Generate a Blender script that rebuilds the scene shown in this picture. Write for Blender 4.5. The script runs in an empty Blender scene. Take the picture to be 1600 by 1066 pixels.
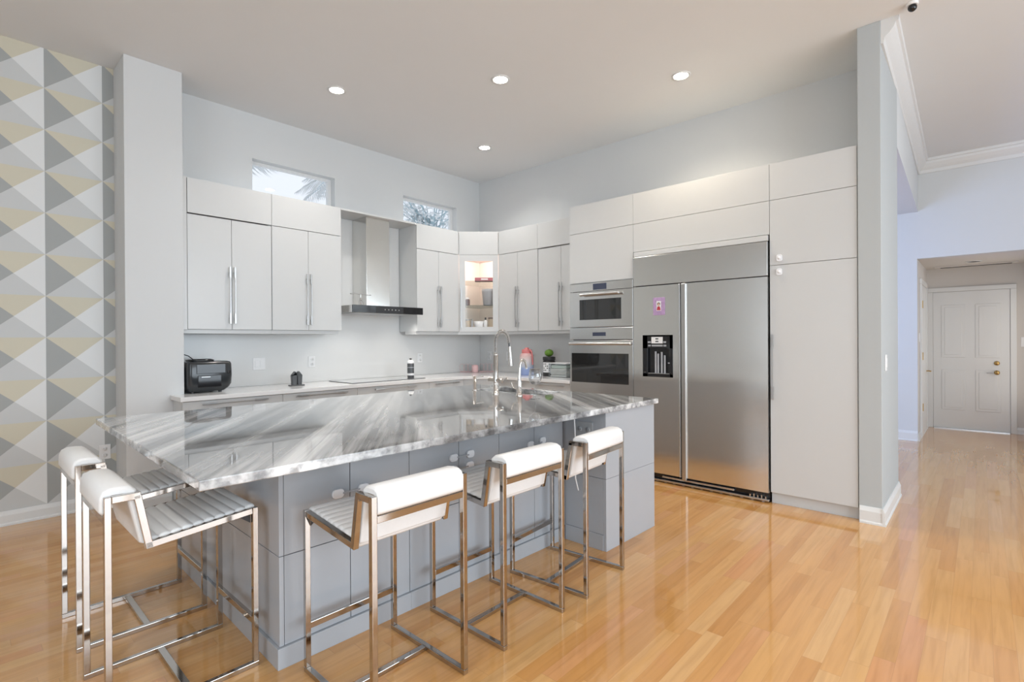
import bpy, bmesh, math, random
from mathutils import Matrix, Vector, Quaternion
PI = math.pi
R = math.radians
random.seed(7)
SC = bpy.context.scene
COL = SC.collection

# ------------------------------------------------------------------ camera
CAM_POS = Vector((-5.1266, -5.2967, 1.3315))
yaw, pitch, roll, fpx = R(42.393), -0.00223, -0.00612, 804.15
F = Vector((math.cos(yaw)*math.cos(pitch), math.sin(yaw)*math.cos(pitch), math.sin(pitch)))
R0 = Vector((math.sin(yaw), -math.cos(yaw), 0)); U0 = R0.cross(F)
RR = R0*math.cos(roll) + U0*math.sin(roll); UU = U0*math.cos(roll) - R0*math.sin(roll)
cd = bpy.data.cameras.new('camera'); cam = bpy.data.objects.new('camera', cd); COL.objects.link(cam)
cd.sensor_width = 36.0; cd.lens = 36.0*fpx/1600; cd.clip_start = 0.05; cd.clip_end = 200
m = Matrix((RR, UU, -F)).transposed().to_4x4(); m.translation = CAM_POS
cam.matrix_world = m
SC.camera = cam

# ------------------------------------------------------------------ world, view, large lights
SC.view_settings.view_transform = 'Standard'
try: SC.view_settings.look = 'None'
except Exception: pass
SC.view_settings.gamma = 1.0
SC.view_settings.use_curve_mapping = False
SC.view_settings.exposure = 0.13

W = bpy.data.worlds.new('sky'); SC.world = W; W.use_nodes = True
wn, wl = W.node_tree.nodes, W.node_tree.links
bg = wn['Background']; bg.inputs[0].default_value = (0.85, 0.91, 1.0, 1); bg.inputs[1].default_value = 1.02

def area(name, loc, target, sx, sy, power, color):
    l = bpy.data.lights.new(name, 'AREA'); l.shape = 'RECTANGLE'; l.size = sx; l.size_y = sy
    l.energy = power; l.color = color
    o = bpy.data.objects.new(name, l); COL.objects.link(o); o.location = loc
    d = Vector(target) - Vector(loc); o.rotation_euler = d.to_track_quat('-Z', 'Y').to_euler()
    return o
# daylight arriving at the glazed openings of the rear and left walls
area('daylight_rear', (-3.4, -9.93, 1.9), (-3.4, 0, 1.5), 6.8, 2.7, 285, (0.79, 0.905, 1.0))
area('daylight_left', (-8.43, -5.6, 1.9), (0, -5.6, 1.4), 4.0, 2.6, 80, (0.79, 0.905, 1.0))
# daylight of the passage behind the pillar
area('daylight_passage', (1.7, -2.15, 1.5), (2.9, -6, 1.5), 2.2, 2.0, 85, (0.42, 0.58, 1.0))

area('added_alcove_light', (4.1, -5.84, 1.2), (4.1, -4.6, 1.2), 0.9, 1.6, 5, (1.0, 0.92, 0.80))  # unseen lamp added to brighten the entry door and alcove

# ------------------------------------------------------------------ materials
def mat(name, col, rough=0.5, metal=0.0, **kw):
    mt = bpy.data.materials.new(name); mt.use_nodes = True
    b = mt.node_tree.nodes['Principled BSDF']
    b.inputs['Base Color'].default_value = (*col, 1); b.inputs['Roughness'].default_value = rough
    b.inputs['Metallic'].default_value = metal
    for k, v in kw.items():
        k = {'trans': 'Transmission Weight', 'ior': 'IOR', 'coat': 'Coat Weight', 'aniso': 'Anisotropic', 'spec': 'Specular IOR Level', 'alpha': 'Alpha', 'coatr': 'Coat Roughness'}[k]
        b.inputs[k].default_value = v
    return mt
def vary(mt, scale=6.0, amount=0.05, stretch=(1, 1, 1), bump=0.0, rough_var=0.0):
    """slight procedural mottling of a material's own colour"""
    nt = mt.node_tree; n, l = nt.nodes, nt.links; b = n['Principled BSDF']
    tc = n.new('ShaderNodeTexCoord'); mp = n.new('ShaderNodeMapping'); mp.inputs['Scale'].default_value = stretch
    no = n.new('ShaderNodeTexNoise'); no.inputs['Scale'].default_value = scale; no.inputs['Detail'].default_value = 4
    l.new(tc.outputs['Object'], mp.inputs[0]); l.new(mp.outputs[0], no.inputs['Vector'])
    c = b.inputs['Base Color'].default_value
    mx = n.new('ShaderNodeMix'); mx.data_type = 'RGBA'
    mx.inputs[6].default_value = (*[x*(1-amount) for x in c[:3]], 1); mx.inputs[7].default_value = (*[min(1, x*(1+amount)) for x in c[:3]], 1)
    l.new(no.outputs['Fac'], mx.inputs[0]); l.new(mx.outputs[2], b.inputs['Base Color'])
    if bump:
        bp = n.new('ShaderNodeBump'); bp.inputs['Strength'].default_value = bump; bp.inputs['Distance'].default_value = 0.01
        l.new(no.outputs['Fac'], bp.inputs['Height']); l.new(bp.outputs[0], b.inputs['Normal'])
    if rough_var:
        mr = n.new('ShaderNodeMapRange'); r0 = b.inputs['Roughness'].default_value
        mr.inputs[3].default_value = r0*(1-rough_var); mr.inputs[4].default_value = r0*(1+rough_var)
        l.new(no.outputs['Fac'], mr.inputs[0]); l.new(mr.outputs[0], b.inputs['Roughness'])
    return mt
def emit(name, col, s):
    mt = bpy.data.materials.new(name); mt.use_nodes = True
    b = mt.node_tree.nodes['Principled BSDF']
    b.inputs['Base Color'].default_value = (*col, 1); b.inputs['Emission Color'].default_value = (*col, 1); b.inputs['Emission Strength'].default_value = s
    return mt

M = {}
M['wall'] = vary(mat('wall_paint', (0.645, 0.66, 0.665), 0.75), 3, 0.012, bump=0.02)
M['ceiling'] = vary(mat('ceiling_paint', (0.76, 0.775, 0.785), 0.85), 3, 0.012)
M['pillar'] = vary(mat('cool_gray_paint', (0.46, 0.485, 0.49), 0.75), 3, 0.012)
M['hall'] = vary(mat('hall_paint', (0.66, 0.63, 0.60), 0.7), 3, 0.012)
M['trim'] = vary(mat('trim_paint', (0.72, 0.725, 0.72), 0.35), 4, 0.01)
M['cab'] = vary(mat('white_lacquer', (0.605, 0.614, 0.612), 0.28), 4, 0.008)
M['carcass'] = vary(mat('white_carcass', (0.68, 0.69, 0.69), 0.45), 4, 0.01)
M['gray'] = vary(mat('gray_lacquer', (0.41, 0.43, 0.46), 0.22), 4, 0.008)
M['gap'] = vary(mat('shadow_gap_board', (0.10, 0.10, 0.105), 0.7), 5, 0.05)
M['splash'] = vary(mat('backsplash_quartz', (0.72, 0.72, 0.71), 0.2), 5, 0.01)
M['quartz'] = vary(mat('white_quartz', (0.80, 0.80, 0.80), 0.12), 8, 0.02)
M['chrome'] = vary(mat('chrome', (0.66, 0.63, 0.60), 0.06, 1.0), 6, 0.02)
M['stool_chrome'] = vary(mat('darkened_chrome', (0.50, 0.47, 0.44), 0.07, 1.0), 6, 0.02)  # chrome darkened and browned, reflected room tones put into the colour
M['nickel'] = vary(mat('brushed_nickel', (0.56, 0.56, 0.56), 0.3, 1.0), 30, 0.05)
M['steel'] = vary(mat('brushed_steel', (0.75, 0.74, 0.715), 0.21, 1.0, aniso=0.8), 40, 0.02, (0.03, 0.03, 1))
_t = M['steel'].node_tree.nodes.new('ShaderNodeTangent'); _t.direction_type = 'RADIAL'; _t.axis = 'Z'
M['steel'].node_tree.links.new(_t.outputs[0], M['steel'].node_tree.nodes['Principled BSDF'].inputs['Tangent'])
M['edge'] = vary(mat('satin_steel_edge', (0.55, 0.55, 0.54), 0.38, 1.0), 30, 0.03)
M['steel_h'] = vary(mat('steel_panel', (0.66, 0.655, 0.64), 0.22, 1.0), 40, 0.03, (1, 0.03, 1))
M['black'] = vary(mat('black_gloss', (0.012, 0.012, 0.014), 0.08), 8, 0.1)
M['blackm'] = vary(mat('black_satin', (0.022, 0.022, 0.024), 0.4), 8, 0.1)
M['fryer'] = vary(mat('fryer_black', (0.030, 0.033, 0.036), 0.16), 8, 0.06)
M['darkgray'] = vary(mat('dark_gray_plastic', (0.085, 0.09, 0.095), 0.3), 8, 0.06)
M['smoke'] = vary(mat('smoked_glass', (0.02, 0.02, 0.02), 0.03, coat=0.5), 5, 0.1)
M['leather'] = vary(mat('white_leather', (0.84, 0.84, 0.835), 0.36), 60, 0.02, bump=0.03)

def pane_mat(name, gl, tint):
    mt = bpy.data.materials.new(name); mt.use_nodes = True; n, l = mt.node_tree.nodes, mt.node_tree.links; n.clear()
    o = n.new('ShaderNodeOutputMaterial'); t = n.new('ShaderNodeBsdfTransparent'); g = n.new('ShaderNodeBsdfGlossy'); x = n.new('ShaderNodeMixShader')
    t.inputs[0].default_value = (*tint, 1); g.inputs['Roughness'].default_value = 0.02; x.inputs[0].default_value = gl
    l.new(t.outputs[0], x.inputs[1]); l.new(g.outputs[0], x.inputs[2]); l.new(x.outputs[0], o.inputs[0]); return mt
M['glass'] = pane_mat('clear_glass', 0.1, (0.96, 0.97, 0.98))
_n, _l = M['glass'].node_tree.nodes, M['glass'].node_tree.links
_w = _n.new('ShaderNodeLayerWeight'); _w.inputs[0].default_value = 0.5; _l.new(_w.outputs['Facing'], [x for x in _n if x.type == 'MIX_SHADER'][0].inputs[0])
M['wpane'] = pane_mat('window_glass', 0.05, (1, 1, 1))
M['white'] = vary(mat('white_plastic', (0.82, 0.82, 0.82), 0.35), 8, 0.01)
M['lock'] = vary(mat('child_lock_plastic', (0.86, 0.87, 0.90), 0.35), 8, 0.02)
M['brass'] = vary(mat('aged_brass', (0.50, 0.34, 0.14), 0.3, 1.0), 8, 0.1)
M['lamp'] = emit('lamp_lens', (1.0, 0.97, 0.92), 9.0)
M['display'] = vary(mat('blue_display', (0.05, 0.06, 0.10), 0.1), 8, 0.1)

def nodes_of(mt): return mt.node_tree.nodes, mt.node_tree.links
def mathn(n, l, op, a, b=None, c=None):
    x = n.new('ShaderNodeMath'); x.operation = op
    for i, v in enumerate((a, b, c)):
        if v is None: continue
        if isinstance(v, (int, float)): x.inputs[i].default_value = v
        else: l.new(v, x.inputs[i])
    return x.outputs[0]
def ramp(n, l, fac, stops):
    r = n.new('ShaderNodeValToRGB'); e = r.color_ramp.elements
    while len(e) > 1: e.remove(e[-1])
    e[0].position, e[0].color = stops[0][0], (*stops[0][1], 1)
    for p, c in stops[1:]:
        q = e.new(p); q.color = (*c, 1)
    l.new(fac, r.inputs[0]); return r.outputs[0]

def wood_floor():
    mt = mat('oak_strip_floor', (0.5, 0.3, 0.12), 0.14); n, l = nodes_of(mt); b = n['Principled BSDF']
    g = n.new('ShaderNodeNewGeometry'); s = n.new('ShaderNodeSeparateXYZ'); l.new(g.outputs['Position'], s.inputs[0])
    x, y = s.outputs[0], s.outputs[1]
    PW = 0.074
    ry = mathn(n, l, 'DIVIDE', y, PW); row = mathn(n, l, 'FLOOR', ry); fy = mathn(n, l, 'FRACT', ry)
    w1 = n.new('ShaderNodeTexWhiteNoise'); w1.noise_dimensions = '1D'; l.new(row, w1.inputs['W'])
    off = mathn(n, l, 'MULTIPLY', w1.outputs['Value'], 7.3)
    ln = mathn(n, l, 'MULTIPLY_ADD', w1.outputs['Value'], 0.55, 0.60)
    rx = mathn(n, l, 'DIVIDE', mathn(n, l, 'ADD', x, off), ln); pl = mathn(n, l, 'FLOOR', rx); fx = mathn(n, l, 'FRACT', rx)
    cv = n.new('ShaderNodeCombineXYZ'); l.new(row, cv.inputs[0]); l.new(pl, cv.inputs[1])
    w2 = n.new('ShaderNodeTexWhiteNoise'); w2.noise_dimensions = '2D'; l.new(cv.outputs[0], w2.inputs['Vector'])
    base = ramp(n, l, w2.outputs['Value'], [(0.0, (0.53, 0.252, 0.074)), (0.2, (0.58, 0.292, 0.094)), (0.45, (0.61, 0.322, 0.110)), (0.7, (0.62, 0.338, 0.122)), (0.88, (0.64, 0.37, 0.150)), (0.95, (0.59, 0.295, 0.118)), (1.0, (0.595, 0.28, 0.108))])
    # grain
    gv = n.new('ShaderNodeCombineXYZ')
    l.new(mathn(n, l, 'MULTIPLY', x, 1.6), gv.inputs[0]); l.new(mathn(n, l, 'MULTIPLY_ADD', w2.outputs['Value'], 13.0, mathn(n, l, 'MULTIPLY', y, 26.0)), gv.inputs[1])
    l.new(mathn(n, l, 'MULTIPLY', w2.outputs['Value'], 40.0), gv.inputs[2])
    no = n.new('ShaderNodeTexNoise'); no.inputs['Scale'].default_value = 1.6; no.inputs['Detail'].default_value = 5; no.inputs['Distortion'].default_value = 0.5; l.new(gv.outputs[0], no.inputs['Vector'])
    gr = ramp(n, l, no.outputs['Fac'], [(0.3, (0.88, 0.86, 0.82)), (0.55, (1, 1, 1)), (0.75, (1.05, 1.05, 1.04))])
    mx = n.new('ShaderNodeMix'); mx.data_type = 'RGBA'; mx.blend_type = 'MULTIPLY'; mx.inputs[0].default_value = 1
    l.new(base, mx.inputs[6]); l.new(gr, mx.inputs[7])
    # thin joints
    ey = mathn(n, l, 'MINIMUM', fy, mathn(n, l, 'SUBTRACT', 1.0, fy)); ex = mathn(n, l, 'MINIMUM', fx, mathn(n, l, 'SUBTRACT', 1.0, fx))
    jy = mathn(n, l, 'LESS_THAN', ey, 0.012); jx = mathn(n, l, 'LESS_THAN', ex, 0.0018)
    j = mathn(n, l, 'MULTIPLY', mathn(n, l, 'MAXIMUM', jy, jx), 0.35)
    m2 = n.new('ShaderNodeMix'); m2.data_type = 'RGBA'; l.new(j, m2.inputs[0]); l.new(mx.outputs[2], m2.inputs[6]); m2.inputs[7].default_value = (0.36, 0.18, 0.07, 1)
    l.new(m2.outputs[2], b.inputs['Base Color'])
    n2 = n.new('ShaderNodeTexNoise'); n2.inputs['Scale'].default_value = 2.2; n2.inputs['Detail'].default_value = 3
    l.new(g.outputs['Position'], n2.inputs['Vector'])
    mr = n.new('ShaderNodeMapRange'); mr.inputs[3].default_value = 0.08; mr.inputs[4].default_value = 0.15
    l.new(n2.outputs['Fac'], mr.inputs[0]); l.new(mr.outputs[0], b.inputs['Roughness'])
    b.inputs['Coat Weight'].default_value = 0.45; b.inputs['Coat Roughness'].default_value = 0.03; b.inputs['Coat IOR'].default_value = 1.6
    return mt
M['floor'] = wood_floor()

def wallpaper():
    mt = mat('geometric_wallpaper', (0.6, 0.6, 0.6), 0.6); n, l = nodes_of(mt); b = n['Principled BSDF']
    g = n.new('ShaderNodeNewGeometry'); s = n.new('ShaderNodeSeparateXYZ'); l.new(g.outputs['Position'], s.inputs[0])
    u = mathn(n, l, 'FRACT', mathn(n, l, 'DIVIDE', mathn(n, l, 'ADD', s.outputs[0], 4.625), 0.350))
    v = mathn(n, l, 'FRACT', mathn(n, l, 'DIVIDE', mathn(n, l, 'SUBTRACT', s.outputs[2], 3.27), 0.3165))
    a = mathn(n, l, 'GREATER_THAN', v, u)                       # above the rising diagonal
    c = mathn(n, l, 'GREATER_THAN', mathn(n, l, 'ADD', u, v), 1.0)  # above the falling diagonal
    def mixc(f, A, B):
        x = n.new('ShaderNodeMix'); x.data_type = 'RGBA'; l.new(f, x.inputs[0])
        for i, q in ((6, A), (7, B)):
            if isinstance(q, tuple): x.inputs[i].default_value = (*q, 1)
            else: l.new(q, x.inputs[i])
        return x.outputs[2]
    up = mixc(c, (0.36, 0.375, 0.37), (0.61, 0.575, 0.46))    # left: dark gray / top: khaki
    dn = mixc(c, (0.57, 0.585, 0.585), (0.73, 0.745, 0.745))  # bottom: pale gray / right: off white
    l.new(mixc(a, dn, up), b.inputs['Base Color'])
    return mt
M['paper'] = wallpaper()

def marble():
    mt = mat('gray_marble', (0.7, 0.7, 0.7), 0.05); n, l = nodes_of(mt); b = n['Principled BSDF']
    tc = n.new('ShaderNodeTexCoord')
    def stretched(sc, along, dist, det=6, off=(0, 0, 0)):
        r0 = n.new('ShaderNodeMapping'); r0.inputs['Rotation'].default_value = (0, 0, -R(53)); r0.inputs['Location'].default_value = off
        mp = n.new('ShaderNodeMapping'); mp.inputs['Scale'].default_value = (along, 1, 1)
        l.new(tc.outputs['Object'], r0.inputs[0]); l.new(r0.outputs[0], mp.inputs[0])
        no = n.new('ShaderNodeTexNoise'); no.inputs['Scale'].default_value = sc; no.inputs['Detail'].default_value = det; no.inputs['Distortion'].default_value = dist
        no.inputs['Roughness'].default_value = 0.6
        l.new(mp.outputs[0], no.inputs['Vector']); return no.outputs['Fac']
    fine = stretched(6.0, 0.055, 0.3, 8, (3, 1, 0))
    broad = stretched(1.7, 0.14, 0.35, 3)
    sp = n.new('ShaderNodeSeparateXYZ'); l.new(tc.outputs['Object'], sp.inputs[0])
    # slab-local x and y measured from the slab's own origin at (-1.44, 0.9)
    tt = mathn(n, l, 'SUBTRACT', mathn(n, l, 'MULTIPLY', mathn(n, l, 'ADD', sp.outputs[0], -1.44), 0.7986), mathn(n, l, 'MULTIPLY', mathn(n, l, 'ADD', sp.outputs[1], 0.9), 0.6018))
    tt = mathn(n, l, 'ADD', tt, mathn(n, l, 'MULTIPLY_ADD', broad, 0.9, -0.45))
    tone = ramp(n, l, mathn(n, l, 'DIVIDE', mathn(n, l, 'ADD', tt, 3.5), 3.6), [(q, (c_, c_, c_)) for q, c_ in ((0.0, .50), (.14, .64), (.25, .60), (.28, .24), (.31, .42), (.38, .60), (.47, .42), (.57, .26), (.66, .30), (.74, .46), (.83, .64), (.92, .56), (1.0, .62))])
    st = ramp(n, l, fine, [(0.36, (0.28, 0.285, 0.295)), (0.44, (0.60, 0.60, 0.61)), (0.50, (1.0, 1.0, 1.0)), (0.57, (1.28, 1.28, 1.28)), (0.66, (1.55, 1.55, 1.55))])
    cm = n.new('ShaderNodeMix'); cm.data_type = 'RGBA'; cm.blend_type = 'MULTIPLY'; cm.inputs[0].default_value = 1; cm.clamp_result = True
    l.new(tone, cm.inputs[6]); l.new(st, cm.inputs[7]); col = cm.outputs[2]
    vein = stretched(2.2, 0.06, 0.25, 2, (0, 4, 2))
    d = mathn(n, l, 'ABSOLUTE', mathn(n, l, 'SUBTRACT', vein, 0.5))
    vf = ramp(n, l, d, [(0.0, (0.4, 0.4, 0.4)), (0.012, (0, 0, 0))])
    mx = n.new('ShaderNodeMix'); mx.data_type = 'RGBA'; l.new(vf, mx.inputs[0]); l.new(col, mx.inputs[6]); mx.inputs[7].default_value = (0.22, 0.225, 0.235, 1)
    hair = stretched(17.0, 0.03, 0.2, 4, (5, 2, 4))
    hs = ramp(n, l, hair, [(0.38, (0.55, 0.555, 0.565)), (0.48, (0.95, 0.95, 0.95)), (0.6, (1.2, 1.2, 1.2))])
    m2 = n.new('ShaderNodeMix'); m2.data_type = 'RGBA'; m2.blend_type = 'MULTIPLY'; m2.inputs[0].default_value = 1; m2.clamp_result = True
    l.new(mx.outputs[2], m2.inputs[6]); l.new(hs, m2.inputs[7])
    l.new(m2.outputs[2], b.inputs['Base Color'])
    b.inputs['Coat Weight'].default_value = 0.6; b.inputs['Coat Roughness'].default_value = 0.02
    return mt
M['marble'] = marble()

# ------------------------------------------------------------------ mesh helpers
class MB:
    def __init__(s): s.v, s.f, s.mi, s.sm = [], [], [], []
    def add(s, vs, fs, mi=0, smooth=False):
        k = len(s.v); s.v += [tuple(v) for v in vs]; s.f += [tuple(i+k for i in f) for f in fs]
        s.mi += [mi]*len(fs); s.sm += [smooth]*len(fs); return s
    def box(s, x0, x1, y0, y1, z0, z1, bev=0.0, mi=0, seg=2):
        x0, x1 = min(x0, x1), max(x0, x1); y0, y1 = min(y0, y1), max(y0, y1); z0, z1 = min(z0, z1), max(z0, z1)
        vs = [(x, y, z) for z in (z0, z1) for y in (y0, y1) for x in (x0, x1)]
        fs = [(0, 2, 3, 1), (4, 5, 7, 6), (0, 1, 5, 4), (2, 6, 7, 3), (0, 4, 6, 2), (1, 3, 7, 5)]
        return s.poly(vs, fs, bev, mi, seg)
    def poly(s, vs, fs, bev=0.0, mi=0, seg=2, smooth=False):
        if bev <= 0: return s.add(vs, fs, mi, smooth)
        b = bmesh.new(); bv = [b.verts.new(v) for v in vs]
        for f in fs: b.faces.new([bv[i] for i in f])
        bmesh.ops.recalc_face_normals(b, faces=b.faces)
        bmesh.ops.bevel(b, geom=b.edges[:], offset=bev, segments=seg, profile=0.5, affect='EDGES', clamp_overlap=True)
        b.verts.ensure_lookup_table(); b.verts.index_update()
        s.add([v.co[:] for v in b.verts], [[v.index for v in f.verts] for f in b.faces], mi, smooth); b.free(); return s
    def prism(s, pts, z0, z1, bev=0.0, mi=0, seg=2, axis='z'):
        n = len(pts); P = {'z': lambda a, b, c: (a, b, c), 'x': lambda a, b, c: (c, a, b), 'y': lambda a, b, c: (a, c, b)}[axis]
        vs = [P(a, b, z0) for a, b in pts] + [P(a, b, z1) for a, b in pts]
        fs = [tuple(range(n))[::-1], tuple(range(n, 2*n))] + [(i, (i+1) % n, n+(i+1) % n, n+i) for i in range(n)]
        return s.poly(vs, fs, bev, mi, seg)
    def bar(s, p, q, w, h, side=(1, 0, 0), bev=0.0, mi=0):
        p, q = Vector(p), Vector(q); d = (q-p).normalized(); a = Vector(side); a = (a-d*a.dot(d)).normalized(); b = d.cross(a)
        vs = [c + a*i*w/2 + b*j*h/2 for c in (p, q) for j in (-1, 1) for i in (-1, 1)]
        fs = [(0, 2, 3, 1), (4, 5, 7, 6), (0, 1, 5, 4), (2, 6, 7, 3), (0, 4, 6, 2), (1, 3, 7, 5)]
        return s.poly([v[:] for v in vs], fs, bev, mi)
    def tube(s, pts, r, seg=10, mi=0, cap=True):
        pts = [Vector(p) for p in pts]; rs = r if isinstance(r, (list, tuple)) else [r]*len(pts)
        vs, fs = [], []; ref = None
        for i, p in enumerate(pts):
            t = (pts[min(i+1, len(pts)-1)] - pts[max(i-1, 0)]).normalized()
            if ref is None: ref = t.orthogonal().normalized()
            ref = (ref - t*ref.dot(t)).normalized(); b = t.cross(ref)
            for k in range(seg):
                a = 2*PI*k/seg; vs.append((p + (ref*math.cos(a)+b*math.sin(a))*rs[i])[:])
        for i in range(len(pts)-1):
            for k in range(seg):
                k2 = (k+1) % seg; fs.append((i*seg+k, i*seg+k2, (i+1)*seg+k2, (i+1)*seg+k))
        s.add(vs, fs, mi, True)
        if cap:
            n = len(pts)-1
            s.add(vs[:seg], [tuple(range(seg))[::-1]], mi); s.add(vs[n*seg:], [tuple(range(seg))], mi)
        return s
    def lathe(s, prof, c=(0, 0, 0), seg=28, mi=0, axis='z', smooth=True):
        vs, fs = [], []
        for r, h in prof:
            for k in range(seg):
                a = 2*PI*k/seg; x, y = r*math.cos(a), r*math.sin(a)
                vs.append({'z': (c[0]+x, c[1]+y, c[2]+h), 'x': (c[0]+h, c[1]+x, c[2]+y), 'y': (c[0]+x, c[1]+h, c[2]+y)}[axis])
        for i in range(len(prof)-1):
            for k in range(seg):
                k2 = (k+1) % seg; fs.append((i*seg+k, i*seg+k2, (i+1)*seg+k2, (i+1)*seg+k))
        s.add(vs, fs, mi, smooth)
        if prof[0][0] > 1e-5: s.add(vs[:seg], [tuple(range(seg))[::-1]], mi)
        if prof[-1][0] > 1e-5: s.add(vs[-seg:], [tuple(range(seg))], mi)
        return s
    def ball(s, c, rx, ry=None, rz=None, seg=20, mi=0):
        ry = ry or rx; rz = rz or rx
        prof = [(max(1e-6, math.sin(PI*i/12)), -math.cos(PI*i/12)) for i in range(13)]
        t = MB().lathe(prof, seg=seg)
        return s.add([(c[0]+x*rx, c[1]+y*ry, c[2]+z*rz) for x, y, z in t.v], t.f, mi, True)
    def xf(s, mtx):
        s.v = [(mtx @ Vector(v))[:] for v in s.v]; return s
    def join(s, o, dm=0):
        k = len(s.v); s.v += o.v; s.f += [tuple(i+k for i in f) for f in o.f]; s.mi += [i+dm for i in o.mi]; s.sm += o.sm; return s

OFF = {}
def mesh(name, mb, mats, off):
    me = bpy.data.meshes.new(name)
    me.from_pydata([(v[0]-off[0], v[1]-off[1], v[2]-off[2]) for v in mb.v], [], mb.f)
    for mt in (mats if isinstance(mats, (list, tuple)) else [mats]): me.materials.append(M[mt] if isinstance(mt, str) else mt)
    for p, a, b in zip(me.polygons, mb.mi, mb.sm): p.material_index = a; p.use_smooth = b
    b = bmesh.new(); b.from_mesh(me)
    if mats == 'glass': bmesh.ops.remove_doubles(b, verts=b.verts, dist=1e-5)
    bmesh.ops.recalc_face_normals(b, faces=b.faces); b.to_mesh(me); b.free()
    o = bpy.data.objects.new(name, me); COL.objects.link(o); return o
FRAME = Matrix.Identity(4)          # changed to the island's own frame while the island is built
def place(o, loc): o.matrix_world = FRAME @ Matrix.Translation(Vector(loc))
def tag(o, label, cat, group=None, kind=None):
    o['label'] = label; o['category'] = cat
    if group: o['group'] = group
    if kind: o['kind'] = kind
    return o
def thing(name, label, cat, loc, group=None):
    o = bpy.data.objects.new(name, None); o.empty_display_size = 0.05; COL.objects.link(o); place(o, loc); OFF[o] = Vector(loc)
    return tag(o, label, cat, group)
def part(name, mb, mats, parent, label=None):
    o = mesh(name, mb, mats, OFF[parent]); o.parent = parent; OFF[o] = OFF[parent]
    if label: o['label'] = label
    return o
def solo(name, mb, mats, label, cat, loc, group=None, kind=None):
    o = mesh(name, mb, mats, loc); place(o, loc); OFF[o] = Vector(loc); return tag(o, label, cat, group, kind)
def struct(name, mb, mats, parent=None, label=None):
    c = [sum(v[i] for v in mb.v)/len(mb.v) for i in range(3)]
    if parent is not None: return part(name, mb, mats, parent, label)
    o = mesh(name, mb, mats, c); o.location = c; OFF[o] = Vector(c); o['kind'] = 'structure'
    if label: o['label'] = label
    return o
def copy_tree(o, mw=None, label=None, parent=None):
    c = o.copy(); COL.objects.link(c)
    if parent is not None: c.parent = parent
    if mw is not None: c.matrix_world = mw
    if label: c['label'] = label
    OFF[c] = OFF.get(o, Vector())
    for ch in [k for k in bpy.data.objects if k.parent == o]: copy_tree(ch, parent=c)
    return c

H = 3.571
# ------------------------------------------------------------------ room shell
struct('floor', MB().box(-8.6, 5.0, -10.1, 0.3, -0.1, 0.0), 'floor', label='glossy honey oak strip floor')
struct('ceiling', MB().box(-8.6, 3.4, -10.1, 0.3, H, H+0.1), 'ceiling', label='plain off white ceiling')
# hood wall with two clerestory windows
WZ0, WZ1 = 2.745, 3.135
W1 = (-3.10, -2.225); W2 = (-1.311, -0.432)
mb = MB(); T = 0.16
mb.box(-3.82, 0.12, 0, T, 0, WZ0).box(-3.82, 0.12, 0, T, WZ1, H)
for a, b in ((-3.82, W1[0]), (W1[1], W2[0]), (W2[1], 0.12)): mb.box(a, b, 0, T, WZ0, WZ1)
struct('wall_back', mb, 'wall', label='pale gray wall behind the range hood')
struct('wall_right', MB().box(0, 0.12, -4.645, 0, 0, H), 'wall', label='pale gray wall behind the refrigerator')
struct('wall_left', MB().box(-8.6, -4.2, -0.036, 0.12, 0, H), 'paper', label='wall papered in gray, white and khaki triangles')
struct('wall_stub', MB().box(-4.2, -3.803, -0.391, 0.12, 0, H, 0.004), 'wall', label='white stub wall between wallpaper and counter')
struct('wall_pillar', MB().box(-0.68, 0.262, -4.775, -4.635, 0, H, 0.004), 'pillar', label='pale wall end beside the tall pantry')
# passage behind the pillar: lowered ceiling whose front is the header
mb = MB(); mb.prism([(0.262, -4.775), (3.23, -4.70), (3.23, -2.0), (0.12, -2.0), (0.12, -4.64), (0.262, -4.64)], 2.935, H)
struct('wall_header', mb, 'wall', label='dropped header over the passage')
struct('wall_passage', MB().box(0.12, 3.35, -2.0, -1.9, 0, H), 'wall')
mb = MB(); AY0, AY1, AZ = -4.688, -5.86, 2.336
mb.box(3.23, 3.35, -2.0, AY0, 0, H).box(3.23, 3.35, AY1, AY0, AZ, H).box(3.23, 3.35, -10.1, AY1, 0, H)
struct('wall_far', mb, 'wall', label='lavender lit far wall with door alcove')
mb = MB(); mb.box(3.35, 4.80, AY0, AY0+0.1, 0, AZ).box(4.72, 4.82, AY1-0.1, AY0+0.1, 0, AZ+0.1).box(3.35, 4.80, AY1-0.1, AY1, 0, AZ)
struct('wall_alcove', mb, 'hall', label='warm gray alcove walls around the entry door')
struct('ceiling_alcove', MB().box(3.35, 4.80, AY1-0.1, AY0+0.1, AZ, AZ+0.1), 'hall')
# rear and left walls behind the camera, each with a glazed opening
mb = MB(); mb.box(-8.6, -6.8, -10.1, -9.98, 0, H).box(0.0, 3.35, -10.1, -9.98, 0, H).box(-6.8, 0.0, -10.1, -9.98, 3.3, H).box(-6.8, 0, -10.1, -9.98, 0, 0.5)
struct('wall_rear', mb, 'wall')
mb = MB(); mb.box(-8.6, -8.48, -10.1, -7.6, 0, H).box(-8.6, -8.48, -3.6, 0.1, 0, H).box(-8.6, -8.48, -7.6, -3.6, 3.2, H).box(-8.6, -8.48, -7.6, -3.6, 0, 0.5)
struct('wall_side', mb, 'wall')

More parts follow.
